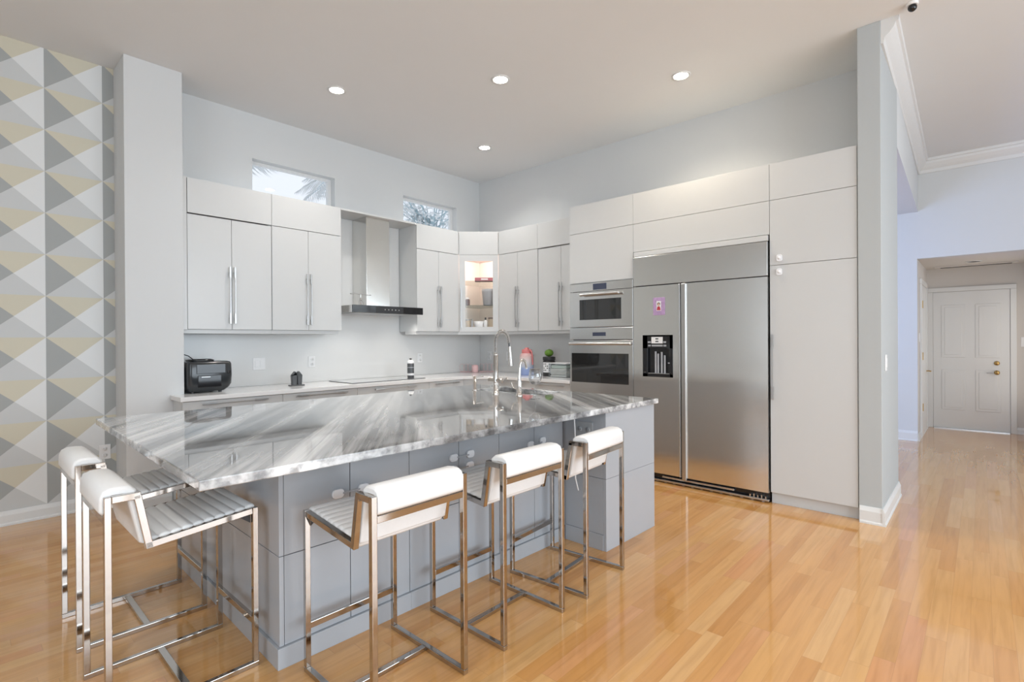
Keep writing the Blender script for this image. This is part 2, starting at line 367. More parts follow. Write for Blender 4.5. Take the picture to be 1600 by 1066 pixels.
# baseboards
def baseboard(name, p, q, nrm, h=0.105):
    p, q, nv = Vector((*p, 0)), Vector((*q, 0)), Vector((*nrm, 0))
    prof = [(0, 0), (0.022, 0), (0.022, 0.012), (0.016, 0.022), (0.016, h-0.03), (0.011, h-0.016), (0.005, h), (0, h)]
    vs = [(c + nv*a + Vector((0, 0, b)))[:] for c in (p, q) for a, b in prof]; n = len(prof)
    fs = [tuple(range(n)), tuple(range(n, 2*n))[::-1]] + [(i, (i+1) % n, n+(i+1) % n, n+i) for i in range(n)]
    return struct(name, MB().add(vs, fs), 'trim')
baseboard('baseboard_left', (-8.4, -0.036), (-4.2, -0.036), (0, -1))
baseboard('baseboard_stub', (-4.2, -0.391), (-3.9, -0.391), (0, -1))
baseboard('baseboard_pillar', (-0.6801, -4.775), (-0.6801, -4.64), (-1, 0), 0.12)
baseboard('baseboard_passage', (-0.702, -4.7751), (0.262, -4.7751), (0, -1), 0.12)
baseboard('baseboard_far', (3.23, -2.0), (3.23, AY0-0.0), (-1, 0), 0.13)
baseboard('baseboard_alcove', (3.23, AY0), (4.72, AY0), (0, -1), 0.09)
baseboard('baseboard_entry', (4.72, AY1), (4.72, -5.62), (-1, 0), 0.09)
# crown moulding
def crown(name, p, q, nrm, ends=(0, 0)):
    p, q, nv = Vector((*p, 0)), Vector((*q, 0)), Vector((*nrm, 0)); d = (q-p).normalized()
    prof = [(0, -0.165), (0.014, -0.165), (0.02, -0.145), (0.022, -0.125), (0.05, -0.10), (0.078, -0.062), (0.085, -0.035), (0.10, -0.03), (0.105, -0.012), (0.105, 0), (0, 0)]
    vs = [(c + nv*a + d*(e*a) + Vector((0, 0, H+b)))[:] for c, e in ((p, ends[0]), (q, ends[1])) for a, b in prof]; n = len(prof)
    fs = [tuple(range(n)), tuple(range(n, 2*n))[::-1]] + [(i, (i+1) % n, n+(i+1) % n, n+i) for i in range(n)]
    return struct(name, MB().add(vs, fs), 'trim', label='white crown moulding')
crown('trim_1', (-0.675, -4.776), (3.23, -4.702), (0, -1), (0, -1))
crown('trim_2', (3.23, -4.70), (3.23, -9.9), (-1, 0), (1, 0))

# windows
def window(n, a, b):
    mb = MB(); y0, y1 = 0.085, 0.125; t = 0.028
    t2 = t+0.012; mb.box(a, a+t, y0, y1, WZ0, WZ1).box(b-t2, b, y0, y1, WZ0, WZ1).box(a+t, b-t2, y0, y1, WZ1-t, WZ1).box(a+t, b-t2, y0, y1, WZ0, WZ0+t)
    w = struct('window_%d' % n, mb, 'trim', label='short clerestory window above the white wall cabinets')
    part('pane', MB().box(a+t, b-t-0.012, 0.102, 0.106, WZ0+t, WZ1-t), 'wpane', w)
window(1, *W1); window(2, *W2)
def glazed(n, x0, x1, y0, y1, z0, z1, k, ax):
    mb = MB(); t = 0.06
    if ax == 'x':
        for i in range(k+1):
            x = x0 + (x1-x0-t)*i/k; mb.box(x, x+t, y0, y1, z0, z1)
        mb.box(x0, x1, y0, y1, z0, z0+t).box(x0, x1, y0, y1, z1-t, z1)
    else:
        for i in range(k+1):
            y = y0 + (y1-y0-t)*i/k; mb.box(x0, x1, y, y+t, z0, z1)
        mb.box(x0, x1, y0, y1, z0, z0+t).box(x0, x1, y0, y1, z1-t, z1)
    struct('window_%d' % n, mb, 'trim')
glazed(3, -6.8, 0.0, -9.88, -9.82, 0.5, 3.3, 4, 'x')
glazed(4, -8.36, -8.30, -7.6, -3.6, 0.5, 3.2, 3, 'y')

# entry door in the alcove
dx = 4.72
d = struct('door_1', MB().box(dx-0.018, dx-0.001, -5.585, -4.765, 0.012, 1.99, 0.002), 'trim', label='white four panel entry door')
mb = MB()
for ya, yb in ((-5.12, -4.86), (-5.49, -5.23)):
    for za, zb in ((0.28, 0.86), (1.04, 1.80)):
        mb.box(dx-0.024, dx-0.017, ya, yb, za, zb, 0.003).box(dx-0.028, dx-0.022, ya+0.035, yb-0.035, za+0.035, zb-0.035, 0.003)
part('panel_moulding', mb, 'trim', d)
mb = MB(); fw = 0.062
mb.box(dx-0.03, dx-0.001, -4.763, -4.763+fw, 0, 1.992, 0.003).box(dx-0.03, dx-0.001, -5.587-fw, -5.587, 0, 1.992, 0.003).box(dx-0.03, dx-0.001, -5.587-fw, -4.763+fw, 1.993, 1.993+fw, 0.003)
part('door_frame', mb, 'trim', d)
part('deadbolt', MB().lathe([(0.03, 0), (0.03, -0.012), (0.022, -0.02), (0.0, -0.022)], (dx-0.018, -5.45, 0.965), 20, axis='x'), 'brass', d, 'round brass deadbolt')
k = part('door_knob', MB().lathe([(0.03, 0), (0.03, -0.008), (0.012, -0.014), (0.012, -0.04), (0.026, -0.05), (0.03, -0.065), (0.02, -0.078), (0, -0.08)], (dx-0.018, -5.45, 0.835), 20, axis='x'), 'brass', d, 'brass door knob')
part('lever', MB().tube([(dx-0.06, -5.45, 0.835), (dx-0.065, -5.40, 0.832), (dx-0.06, -5.345, 0.825)], 0.007), 'nickel', k)
part('threshold', MB().box(dx-0.05, dx-0.02, -5.58, -4.77, 0, 0.012), 'nickel', d)
# edge-on closet door in the alcove side wall
d = struct('door_2', MB().box(3.62, 4.42, AY0-0.018, AY0-0.002, 0.012, 2.04, 0.002), 'trim', label='white closet door seen edge on inside the alcove')
mb = MB(); mb.box(3.55, 3.618, AY0-0.026, AY0-0.001, 0, 2.042, 0.003).box(4.422, 4.49, AY0-0.026, AY0-0.001, 0, 2.042, 0.003).box(3.55, 4.49, AY0-0.026, AY0-0.001, 2.043, 2.11, 0.003)
part('door_frame', mb, 'trim', d)
for z in (0.35, 1.03, 1.72): part('hinge', MB().box(3.60, 3.64, AY0-0.034, AY0-0.02, z, z+0.1), 'brass', d)
part('door_handle', MB().tube([(4.34, AY0-0.02, 0.85), (4.34, AY0-0.07, 0.85), (4.24, AY0-0.07, 0.85)], 0.009), 'brass', d)

# ------------------------------------------------------------------ fittings on walls and ceiling
def outlet(name, label, cat, c, nrm, kind='outlet', w=0.075, h=0.118, group=None):
    """face plate lying on a wall; nrm = outward axis"""
    n = Vector(nrm); up = Vector((0, 0, 1)); s = up.cross(n); mtx = Matrix((s, up, n)).transposed().to_4x4(); mtx.translation = Vector(c)
    t = thing(name, label, cat, c, group)
    part('plate', MB().box(-w/2, w/2, -h/2, h/2, 0, 0.006, 0.002).xf(mtx), 'white', t)
    if kind == 'outlet':
        for dz in (-0.026, 0.026):
            q = part('socket', MB().lathe([(0.016, 0), (0.0165, 0.0085), (0.0, 0.0088)], seg=18).xf(mtx @ Matrix.Translation((0, dz, 0))), 'white', t)
            mb = MB()
            for e in (-0.006, 0.006): mb.box(e-0.001, e+0.001, dz-0.003, dz+0.007, 0.0085, 0.0094)
            part('slot', mb.xf(mtx), 'blackm', q)
    elif kind == 'rocker':
        k = max(1, round(w/0.06))
        for i in range(k):
            e = (i-(k-1)/2)*0.05
            part('rocker', MB().box(e-0.017, e+0.017, -0.034, 0.034, 0.005, 0.010, 0.002).xf(mtx), 'white', t)
    return t
outlet('light_switch', 'white double rocker switch plate on the backsplash right of the black air fryer', 'switch', (-3.052, -0.0083, 1.11), (0, -1, 0), 'rocker', 0.118, 0.118)
outlet('wall_outlet', 'white outlet on the backsplash left of the cooktop, above the dark shaker set', 'outlet', (-2.51, -0.0083, 1.11), (0, -1, 0))
outlet('wall_outlet', 'white outlet on the backsplash right of the gray spray bottle', 'outlet', (-1.08, -0.0083, 1.11), (0, -1, 0))
outlet('wall_outlet', 'white outlet near the corner above the pink jar', 'outlet', (-0.0083, -0.20, 1.11), (-1, 0, 0))
outlet('wall_outlet', 'white outlet beside the faucet spray head, left of the pink bottle', 'outlet', (-0.0083, -0.56, 1.11), (-1, 0, 0))
outlet('wall_outlet', 'white outlet low on the triangle patterned wallpaper', 'outlet', (-4.275, -0.0365, 0.443), (0, -1, 0))
outlet('light_switch', 'white switch on the side of the pillar beside the pantry', 'switch', (-0.50, -4.7755, 1.147), (0, -1, 0), 'rocker')
outlet('light_switch', 'white switch at the left edge inside the door alcove', 'switch', (3.46, AY0-0.0005, 1.33), (0, -1, 0), 'rocker')
outlet('thermostat', 'white wall control right of the entry door frame', 'control', (4.7195, -5.74, 1.26), (-1, 0, 0), 'plain', 0.10, 0.13)

def can_light(x, y, z, label, r=0.062, power=56, group='recessed ceiling lights over the kitchen', color=(1, 0.975, 0.94)):
    t = thing('recessed_light', label, 'ceiling light', (x, y, z), group)
    part('trim_ring', MB().lathe([(r+0.018, 0), (r+0.018, -0.006), (r, -0.008), (r-0.004, 0)], (x, y, z), 32), 'trim', t)
    part('lens', MB().lathe([(0.0, -0.003), (r-0.003, -0.003)], (x, y, z), 32), 'lamp' if power else 'white', t)
    if power: lamp_in(t, power, color)
    return t
def lamp_in(t, power, color=(1, 0.975, 0.94)):
    l = bpy.data.lights.new('recessed_lamp', 'SPOT'); l.energy = power; l.spot_size = R(140); l.spot_blend = 0.9; l.shadow_soft_size = 0.06; l.color = color
    o = bpy.data.objects.new('recessed_lamp', l); COL.objects.link(o); o.parent = t; o.location = (0, 0, -0.02)
for x, y, s in ((-2.778, -1.053, 'leftmost round recessed light, in the ceiling above the left wall cabinets'), (-1.914, -2.249, 'round recessed light in the ceiling straight above the island faucet, middle of the front three'),
                (-0.913, -3.414, 'rightmost round recessed light, in the ceiling in front of the refrigerator'), (-0.909, -1.032, 'farthest round recessed light, in the ceiling near the room corner')):
    can_light(x, y, H, s, power=85 if x == -0.913 else 58, color=(1, 0.86, 0.66) if x == -0.913 else (1, 0.965, 0.92))
for i, (x, y) in enumerate(((-5.6, -3.4), (-3.2, -5.8), (-6.0, -6.6), (-0.9, -7.2))):  # added ceiling lamps behind the camera, unseen, for more overhead light
    q = struct('trim_%d' % (i+3), MB().lathe([(0.08, 0), (0.08, -0.006), (0.062, -0.008), (0.058, 0)], (x, y, H), 32), 'trim')
    part('lens', MB().lathe([(0.0, -0.003), (0.059, -0.003)], (x, y, H), 32), 'lamp', q); lamp_in(q, 56)
can_light(4.05, -5.22, AZ, 'round recessed light in the low alcove ceiling by the entry door', 0.07, 0, 'alcove lights')
t = thing('ceiling_vent', 'long dark slot vent in the low alcove ceiling', 'vent', (4.5, -5.2, AZ))
part('vent_frame', MB().box(4.40, 4.60, -5.66, -4.80, AZ-0.012, AZ, 0.003), 'hall', t)
part('slot', MB().box(4.46, 4.55, -5.60, -4.86, AZ-0.014, AZ-0.011), 'gap', t)
t = thing('security_camera', 'small black dome camera on the ceiling above the pillar', 'camera', (-0.76, -4.96, H))
part('base', MB().lathe([(0.034, 0), (0.034, -0.012), (0.028, -0.016)], (-0.76, -4.96, H)), 'white', t)
part('dome', MB().ball((-0.76, -4.96, H-0.03), 0.026), 'black', t)

# ------------------------------------------------------------------ handles and doors
def handle_v(x, y, z0, z1, out, w=0.016):
    """slim vertical bar with thick flat ends; out = outward unit vector in plan"""
    mb = MB(); ox, oy = out; L = z1-z0; e = min(0.115, L*0.2)
    sx, sy = -oy, ox
    def bx(a0, a1, d0, d1, za, zb):
        xs = [x+sx*a+ox*dd for a in (a0, a1) for dd in (d0, d1)]; ys = [y+sy*a+oy*dd for a in (a0, a1) for dd in (d0, d1)]
        if abs(ox*oy) < 1e-6: mb.box(min(xs), max(xs), min(ys), max(ys), za, zb, 0.0015)
        else:
            vs = [(x+sx*a+ox*dd, y+sy*a+oy*dd, z) for z in (za, zb) for dd in (d0, d1) for a in (a0, a1)]
            mb.poly(vs, [(0, 2, 3, 1), (4, 5, 7, 6), (0, 1, 5, 4), (2, 6, 7, 3), (0, 4, 6, 2), (1, 3, 7, 5)], 0.0015)
    for za, zb in ((z0, z0+e), (z1-e, z1)): bx(-w/2, w/2, 0.018, 0.03, za, zb)
    bx(-w*0.25, w*0.25, 0.024, 0.034, z0+e*0.9, z1-e*0.9)
    for zc in (z0+e*0.5, z1-e*0.5): bx(-0.005, 0.005, 0.0, 0.02, zc-0.006, zc+0.006)
    return mb
def handle_h(a0, a1, z, face, axis):
    """horizontal version for drawers; axis 'y': on a front facing -y, 'x': facing -x"""
    mb = MB(); e = min(0.115, (a1-a0)*0.25)
    def bx(p, q, d0, d1, za, zb):
        if axis == 'y': mb.box(p, q, face-d1, face-d0, za, zb, 0.0015)
        else: mb.box(face-d1, face-d0, p, q, za, zb, 0.0015)
    for p, q in ((a0, a0+e), (a1-e, a1)): bx(p, q, 0.018, 0.03, z-0.008, z+0.008)
    bx(a0+e*0.9, a1-e*0.9, 0.024, 0.034, z-0.004, z+0.004)
    for c in (a0+e*0.5, a1-e*0.5): bx(c-0.006, c+0.006, 0, 0.02, z-0.005, z+0.005)
    return mb
G = 0.0016
DT = 0.02      # door thickness
def door_y(parent, x0, x1, z0, z1, front, m='cab', name='door', d=0.0):
    return part(name, MB().box(x0+G, x1-G, front-d, front+DT-d, z0+G, z1-G, 0.0012), m, parent)
def door_x(parent, y0, y1, z0, z1, front, m='cab', name='door', d=0.0):
    return part(name, MB().box(front-d, front+DT-d, y0+G, y1-G, z0+G, z1-G, 0.0012), m, parent)
def shell(x0, x1, y0, y1, z0, z1, open_side, t=0.018):
    """carcass open on one side: '-y', '-x'"""
    mb = MB()
    mb.box(x0, x1, y0, y1, z0, z0+t).box(x0, x1, y0, y1, z1-t, z1)
    if open_side == '-y': mb.box(x0, x0+t, y0, y1, z0+t, z1-t).box(x1-t, x1, y0, y1, z0+t, z1-t).box(x0+t, x1-t, y1-0.006, y1, z0+t, z1-t)
    else: mb.box(x0, x1, y0, y0+t, z0+t, z1-t).box(x0, x1, y1-t, y1, z0+t, z1-t).box(x1-0.006, x1, y0+t, y1-t, z0+t, z1-t)
    return mb

ZB, ZS, ZU = 1.438, 2.424, 2.722      # wall cabinets: bottom, seam, top
FU = -0.36                             # front plane of wall cabinets
BK = 0.0095                             # clear of the wall
def upper_y(x0, x1, label, rail=(0, 0), lift=0.0, handles=True, left_end=False):
    t = thing('wall_cabinet', label, 'cabinet', ((x0+x1)/2, -0.18, ZB), 'white wall cabinets')
    part('carcass', shell(x0+0.0008, x1-0.0008, FU+DT+0.001+lift, -BK, ZB, ZU, '-y'), 'carcass', t)
    xm = (x0+x1)/2
    xl = x0+0.036 if left_end else x0
    if left_end: part('end_panel', MB().box(x0, xl-0.004, FU-0.001, -BK, ZB-0.004, ZU+0.004, 0.001), 'cab', t); xm = (xl+x1)/2
    door_y(t, xl, x1, ZS, ZU, FU, name='lift_door')
    for a, b, hx in ((xl, xm, xm-0.02), (xm, x1, xm+0.02)):
        d = door_y(t, a, b, ZB, ZS-0.002-lift*0.4, FU+lift)
        part('handle', handle_v(hx, FU+lift, 1.49, 1.995, (0, -1)), 'nickel', d)
    part('light_rail', MB().box(x0+rail[0], x1-rail[1], FU+0.028, -0.12, ZB-0.036, ZB-0.0005, 0.002), 'cab', t)
    return t
upper_y(-3.801, -3.066, 'white wall cabinet at the far left, over the black air fryer', lift=0.009, left_end=True)
upper_y(-3.066, -2.355, 'white wall cabinet just left of the range hood', rail=(0, 0.02))
upper_y(-1.383, -0.7185, 'white wall cabinet just right of the range hood', rail=(-0.0, 0))
# hood niche bridge
t = thing('niche_panel', 'white board bridging the top of the hood niche', 'panel', (-1.87, -0.18, 2.70))
part('top_board', MB().box(-2.354, -1.384, FU, -BK, 2.702, ZU, 0.001), 'cab', t)

def upper_x(y0, y1, label, lift=0.0):
    t = thing('wall_cabinet', label, 'cabinet', (-0.18, (y0+y1)/2, ZB), 'white wall cabinets')
    part('carcass', shell(FU+DT+0.001+lift, -BK, y1+0.0008, y0-0.0008, ZB, ZU, '-x'), 'carcass', t)
    ym = (y0+y1)/2
    door_x(t, y1, y0, ZS, ZU, FU, name='lift_door')
    for a, b, hy in ((ym, y0, ym+0.02), (y1, ym, ym-0.02)):
        d = door_x(t, a, b, ZB, ZS-0.002-lift*0.4, FU+lift)
        part('handle', handle_v(FU+lift, hy, 1.49, 1.995, (-1, 0)), 'nickel', d)
    part('light_rail', MB().box(FU+0.028, -0.12, y1, y0, ZB-0.036, ZB-0.0005, 0.002), 'cab', t)
    return t
upper_x(-0.7185, -1.369, 'white wall cabinet right of the glass fronted corner cabinet')
upper_x(-1.369, -2.050, 'white wall cabinet beside the oven tower', lift=0.009)

# diagonal corner cabinet with a glass door
A = Vector((-0.7175, FU, 0)); B = Vector((FU, -0.7175, 0)); DV = (B-A).normalized(); NV = Vector((-1, -1, 0)).normalized(); LEN = (B-A).length
DM = Matrix((DV, -NV, Vector((0, 0, 1)))).transposed().to_4x4(); DM.translation = A     # local x along the front, y inward
c = thing('corner_cabinet', 'white diagonal corner wall cabinet with a lit glass door', 'cabinet', (-0.3, -0.3, ZB), 'white wall cabinets')
foot = [(-0.717, -BK), (-0.717, FU+0.02), (FU+0.02, -0.717), (-BK, -0.717), (-BK, -BK)]
mb = MB().prism(foot, ZB, ZB+0.018).prism(foot, ZS+0.004, ZS+0.022)
mb.box(-0.717, -BK, -0.012, -BK, ZB+0.018, ZS).box(-0.012, -BK, -0.717, -BK, ZB+0.018, ZS)
mb.box(-0.717, -0.700, FU+0.018, -0.012, ZB+0.018, ZS+0.004).box(FU+0.018, -0.012, -0.717, -0.700, ZB+0.018, ZS+0.004)
mb.prism(foot, ZU-0.018, ZU).join(MB().box(0.012, LEN-0.012, DT+0.0005, DT+0.006, ZS-0.04, ZS+0.004).xf(DM))
M['inside'] = vary(mat('cabinet_interior', (0.80, 0.74, 0.70), 0.5), 4, 0.01)
part('carcass', mb, 'inside', c)
part('lift_door', MB().box(0.002, LEN-0.002, 0, DT, ZS+G, ZU-G, 0.0012).xf(DM), 'cab', c)
mb = MB(); a0, a1, z0, z1 = 0.079, 0.431, 1.50, 2.345
mb.box(0.002, a0, 0, DT, ZB+G, ZS-0.0015).box(a1, LEN-0.002, 0, DT, ZB+G, ZS-0.0015).box(a0, a1, 0, DT, ZB+G, z0).box(a0, a1, 0, DT, z1, ZS-0.0015)
d = part('glass_door', mb.xf(DM), 'cab', c)
part('pane', MB().box(a0, a1, 0.009, 0.011, z0, z1).xf(DM), 'wpane', d)
p = DM @ Vector((0.03, 0, 0)); part('handle', handle_v(p.x, p.y, 1.49, 1.99, (NV.x, NV.y)), 'nickel', d)
M['shelf'] = pane_mat('shelf_glass', 0.05, (0.78, 0.82, 0.80))
sh = [(-0.695, -0.02), (-0.695, FU+0.05), (FU+0.05, -0.695), (-0.02, -0.695), (-0.02, -0.02)]
for z in (1.775, 2.09): part('shelf', MB().prism(sh, z, z+0.008), 'shelf', c, 'glass shelf')
part('light_rail', MB().prism([(-0.717, -0.12), (-0.717, FU+0.028), (FU+0.028, -0.717), (-0.12, -0.717)], ZB-0.036, ZB-0.0005), 'cab', c)
part('puck_light', MB().lathe([(0.03, 0), (0.03, -0.008), (0, -0.0085)], (-0.40, -0.40, ZS+0.003)), 'lamp', c)
l = bpy.data.lights.new('cabinet_lamp', 'POINT'); l.energy = 8.0; l.color = (1.0, 0.78, 0.68); l.shadow_soft_size = 0.03
o = bpy.data.objects.new('cabinet_lamp', l); COL.objects.link(o); o.parent = c; o.matrix_world = Matrix.Translation((-0.40, -0.40, ZS-0.05))
# what stands in the corner cabinet
def dp(a, b, z=0): q = DM @ Vector((a, b, z)); return (q.x, q.y, q.z)
M['pinkbox'] = vary(mat('rose_card', (0.42, 0.12, 0.15), 0.5), 8, 0.05)
M['graycloth'] = vary(mat('gray_enamel', (0.38, 0.39, 0.41), 0.45), 8, 0.05)
M['beech'] = vary(mat('pale_wood', (0.50, 0.40, 0.28), 0.5), 10, 0.1)
M['brown'] = vary(mat('brown_label', (0.12, 0.06, 0.05), 0.4), 10, 0.1)
base = dp(0.33, 0.13, 2.0985)
t = thing('gift_box', 'flat rose pink box on the top glass shelf of the corner cabinet', 'box', base)
part('body', MB().box(0.20, 0.47, 0.08, 0.22, 2.0985, 2.142, 0.002).xf(DM), 'pinkbox', t)
part('label_strip', MB().box(0.28, 0.37, 0.0785, 0.0797, 2.112, 2.130).xf(DM), 'white', t, 'white label')
base = dp(0.385, 0.14, 1.7835)
t = thing('pitcher', 'gray tapered pitcher on the lower glass shelf of the corner cabinet', 'pitcher', base)
part('body', MB().lathe([(0.075, 0), (0.08, 0.004), (0.095, 0.17), (0.1, 0.21), (0.094, 0.21), (0.075, 0.01), (0, 0.008)], base), 'graycloth', t)
hb = dp(0.44, 0.14, 0); part('handle', MB().tube([(base[0]+0.06, base[1]-0.06, base[2]+0.19), (base[0]+0.10, base[1]-0.10, base[2]+0.19), (base[0]+0.11, base[1]-0.11, base[2]+0.12), (base[0]+0.07, base[1]-0.07, base[2]+0.06)], 0.008), 'graycloth', t)
base = dp(0.105, 0.11, 1.7835)
t = thing('spice_jar', 'dark brown jar at the left of the lower glass shelf', 'jar', base)
part('body', MB().lathe([(0.027, 0), (0.028, 0.004), (0.028, 0.07), (0.02, 0.08)], base), 'brown', t)
part('lid', MB().lathe([(0.021, 0.081), (0.021, 0.10), (0, 0.101)], base), 'white', t)
zf = ZB+0.0185
base = dp(0.25, 0.14, zf)
t = thing('bowl', 'white bowl on the floor of the corner cabinet', 'bowl', base)
part('body', MB().lathe([(0.045, 0), (0.05, 0.004), (0.075, 0.12), (0.07, 0.12), (0.04, 0.012), (0, 0.01)], base), 'white', t)
base = dp(0.335, 0.085, zf)
t = thing('pump_bottle', 'small white bottle with black cap beside the white bowl', 'bottle', base)
part('body', MB().lathe([(0.022, 0), (0.024, 0.004), (0.024, 0.12), (0.01, 0.135)], base), 'white', t)
part('cap', MB().lathe([(0.011, 0.136), (0.011, 0.165), (0.004, 0.17), (0, 0.17)], base), 'blackm', t)
base = dp(0.425, 0.14, zf)
t = thing('canister', 'pale wooden canister at the right of the corner cabinet floor', 'canister', base)
part('body', MB().lathe([(0.055, 0), (0.056, 0.004), (0.056, 0.15), (0.0, 0.15)], base), 'beech', t)
part('lid', MB().lathe([(0.058, 0.151), (0.058, 0.168), (0, 0.17)], base), 'brown', t)
base = dp(0.105, 0.13, zf)
t = thing('canister', 'patterned beige tin at the left of the corner cabinet floor', 'canister', base)
part('body', MB().lathe([(0.034, 0), (0.035, 0.004), (0.035, 0.13), (0.0, 0.13)], base), 'beech', t)
part('lid', MB().lathe([(0.036, 0.131), (0.036, 0.15), (0, 0.152)], base), 'nickel', t)
base = dp(0.16, 0.10, zf)
t = thing('pepper_mill', 'slim gray mill between the tin and the white bowl', 'mill', base)
part('body', MB().lathe([(0.02, 0), (0.021, 0.004), (0.014, 0.06), (0.018, 0.11), (0.012, 0.13)], base), 'graycloth', t)
part('knob', MB().ball((base[0], base[1], base[2]+0.142), 0.013), 'nickel', t)

# ------------------------------------------------------------------ base cabinets and wall worktop
CZ = 0.895; CT = 0.036; FB = -0.64
def base_y(x0, x1, label, stub=False):
    t = thing('base_cabinet', label, 'cabinet', ((x0+x1)/2, -0.32, 0), 'white base cabinets')
    part('carcass', shell(-3.800 if stub else x0+0.0008, x1-0.0008, FB+DT+0.001, -BK, 0.09, CZ-CT-0.001, '-y'), 'carcass', t)
    if stub: part('end_panel', MB().box(x0, x0+0.018, FB+DT+0.001, -0.396, 0.0, CZ-CT-0.001), 'cab', t)
    part('toe_kick', MB().box(x0, x1, FB+0.06, FB+0.075, 0, 0.0895), 'cab', t)
    zs = [0.09, 0.36, 0.63, CZ-CT-0.004]
    for i in range(3):
        d = part('drawer', MB().box(x0+G, x1-G, FB, FB+DT, zs[i]+G, zs[i+1]-G, 0.0012), 'cab', t)
        w = min(0.52, (x1-x0)*0.68); xc = (x0+x1)/2
        part('handle', handle_h(xc-w/2, xc+w/2, zs[i+1]-0.028, FB, 'y'), 'nickel', d)
    return t
base_y(-3.885, -3.095, 'white drawer base cabinet under the air fryer', True)
base_y(-3.095, -2.345, 'white drawer base cabinet below the dark shaker set')
base_y(-2.345, -1.43, 'wide white drawer base cabinet under the cooktop')
base_y(-1.43, -0.905, 'narrow white drawer base cabinet right of the cooktop')
def base_x(y0, y1, label):
    t = thing('base_cabinet', label, 'cabinet', (-0.32, (y0+y1)/2, 0), 'white base cabinets')
    part('carcass', shell(FB+DT+0.001, -BK, y1+0.0008, y0-0.0008, 0.09, CZ-CT-0.001, '-x'), 'carcass', t)
    part('toe_kick', MB().box(FB+0.06, FB+0.075, y1, y0, 0, 0.0895), 'cab', t)
    zs = [0.09, 0.36, 0.63, CZ-CT-0.004]
    for i in range(3):
        d = part('drawer', MB().box(FB, FB+DT, y1+G, y0-G, zs[i]+G, zs[i+1]-G, 0.0012), 'cab', t)
        part('handle', handle_h((y0+y1)/2-0.2, (y0+y1)/2+0.2, zs[i+1]-0.028, FB, 'x'), 'nickel', d)
    return t
base_x(-0.905, -1.50, 'white drawer base cabinet behind the sink, below the pink bottle')
base_x(-1.50, -2.05, 'white drawer base cabinet beside the oven tower')
t = thing('base_cabinet', 'white corner base cabinet with angled front below the pink jar', 'cabinet', (-0.4, -0.4, 0), 'white base cabinets')
part('carcass', MB().prism([(-0.903, -BK), (-0.903, -0.62), (-0.62, -0.903), (-BK, -0.903), (-BK, -BK)], 0.0, CZ-CT-0.001), 'carcass', t)
q0, q1 = Vector((-0.903, -0.632, 0)), Vector((-0.632, -0.903, 0)); dv = (q1-q0).normalized(); nn = Vector((-1, -1, 0)).normalized()
part('door', MB().prism([(q0+dv*0.004)[:2], (q1-dv*0.004)[:2], (q1-dv*0.004-nn*0.006)[:2], (q0+dv*0.004-nn*0.006)[:2]], 0.092, CZ-CT-0.006), 'cab', t)
ct = MB().prism([(-3.905, -0.391-0.003), (-3.905, -0.672), (-0.93, -0.672), (-0.672, -0.93), (-0.672, -2.052), (-BK, -2.052), (-BK, -BK), (-3.801, -BK), (-3.801, -0.394)], CZ-CT, CZ, 0.0025)
solo('worktop', ct, 'quartz', 'white L shaped wall worktop running under the wall cabinets', 'worktop', (-2, -0.4, CZ-CT))

sp_ = MB().box(-3.800, -0.010, -0.008, -0.0002, CZ+0.001, ZB-0.037).box(-2.353, -1.385, -0.0078, -0.0002, ZB-0.037, 2.70).box(-0.008, -0.0002, -2.053, -0.0085, CZ+0.001, ZB-0.037)
solo('backsplash', sp_, 'splash', 'white backsplash between the wall worktop and the wall cabinets', 'backsplash', (-1.9, -0.004, CZ+0.001))

# ------------------------------------------------------------------ range hood and cooktop
t = thing('range_hood', 'stainless chimney range hood with flat black glass front', 'range hood', (-1.87, -0.25, 1.63))
part('canopy', MB().box(-2.31, -1.405, -0.485, -BK, 1.632, 1.706, 0.001), 'steel_h', t)
g = part('glass_front', MB().box(-2.31, -1.405, -0.502, -0.486, 1.628, 1.707, 0.002), 'black', t, 'black glass front strip')
part('control_panel', MB().box(-2.03, -1.68, -0.5035, -0.502, 1.632, 1.703), 'blackm', g)
mb = MB()
for i in range(5): mb.lathe([(0.007, 0), (0.007, -0.003), (0, -0.0031)], (-1.92+0.045*i, -0.5035, 1.668), 14, axis='y')
part('button', mb, 'nickel', g)
ch = part('chimney', MB().box(-2.02, -1.722, -0.30, -BK, 1.707, 2.7015, 0.002), 'steel', t, 'stainless chimney')
mb = MB()
for i in range(2): mb.box(-2.24+i*0.40, -1.88+i*0.40, -0.44, -0.06, 1.626, 1.633, 0.002)
part('filter', mb, 'nickel', t)
for hx_ in (-2.16, -1.56):
    part('hood_light', MB().lathe([(0.028, 0), (0.028, -0.004), (0, -0.0045)], (hx_, -0.40, 1.632)), 'lamp', t)
    l = bpy.data.lights.new('hood_lamp', 'SPOT'); l.energy = 7; l.spot_size = R(150); l.spot_blend = 1.0; l.shadow_soft_size = 0.03; l.color = (1, 0.96, 0.90)
    o = bpy.data.objects.new('hood_lamp', l); COL.objects.link(o); o.parent = t; o.location = (hx_+1.87, -0.15, -0.012)
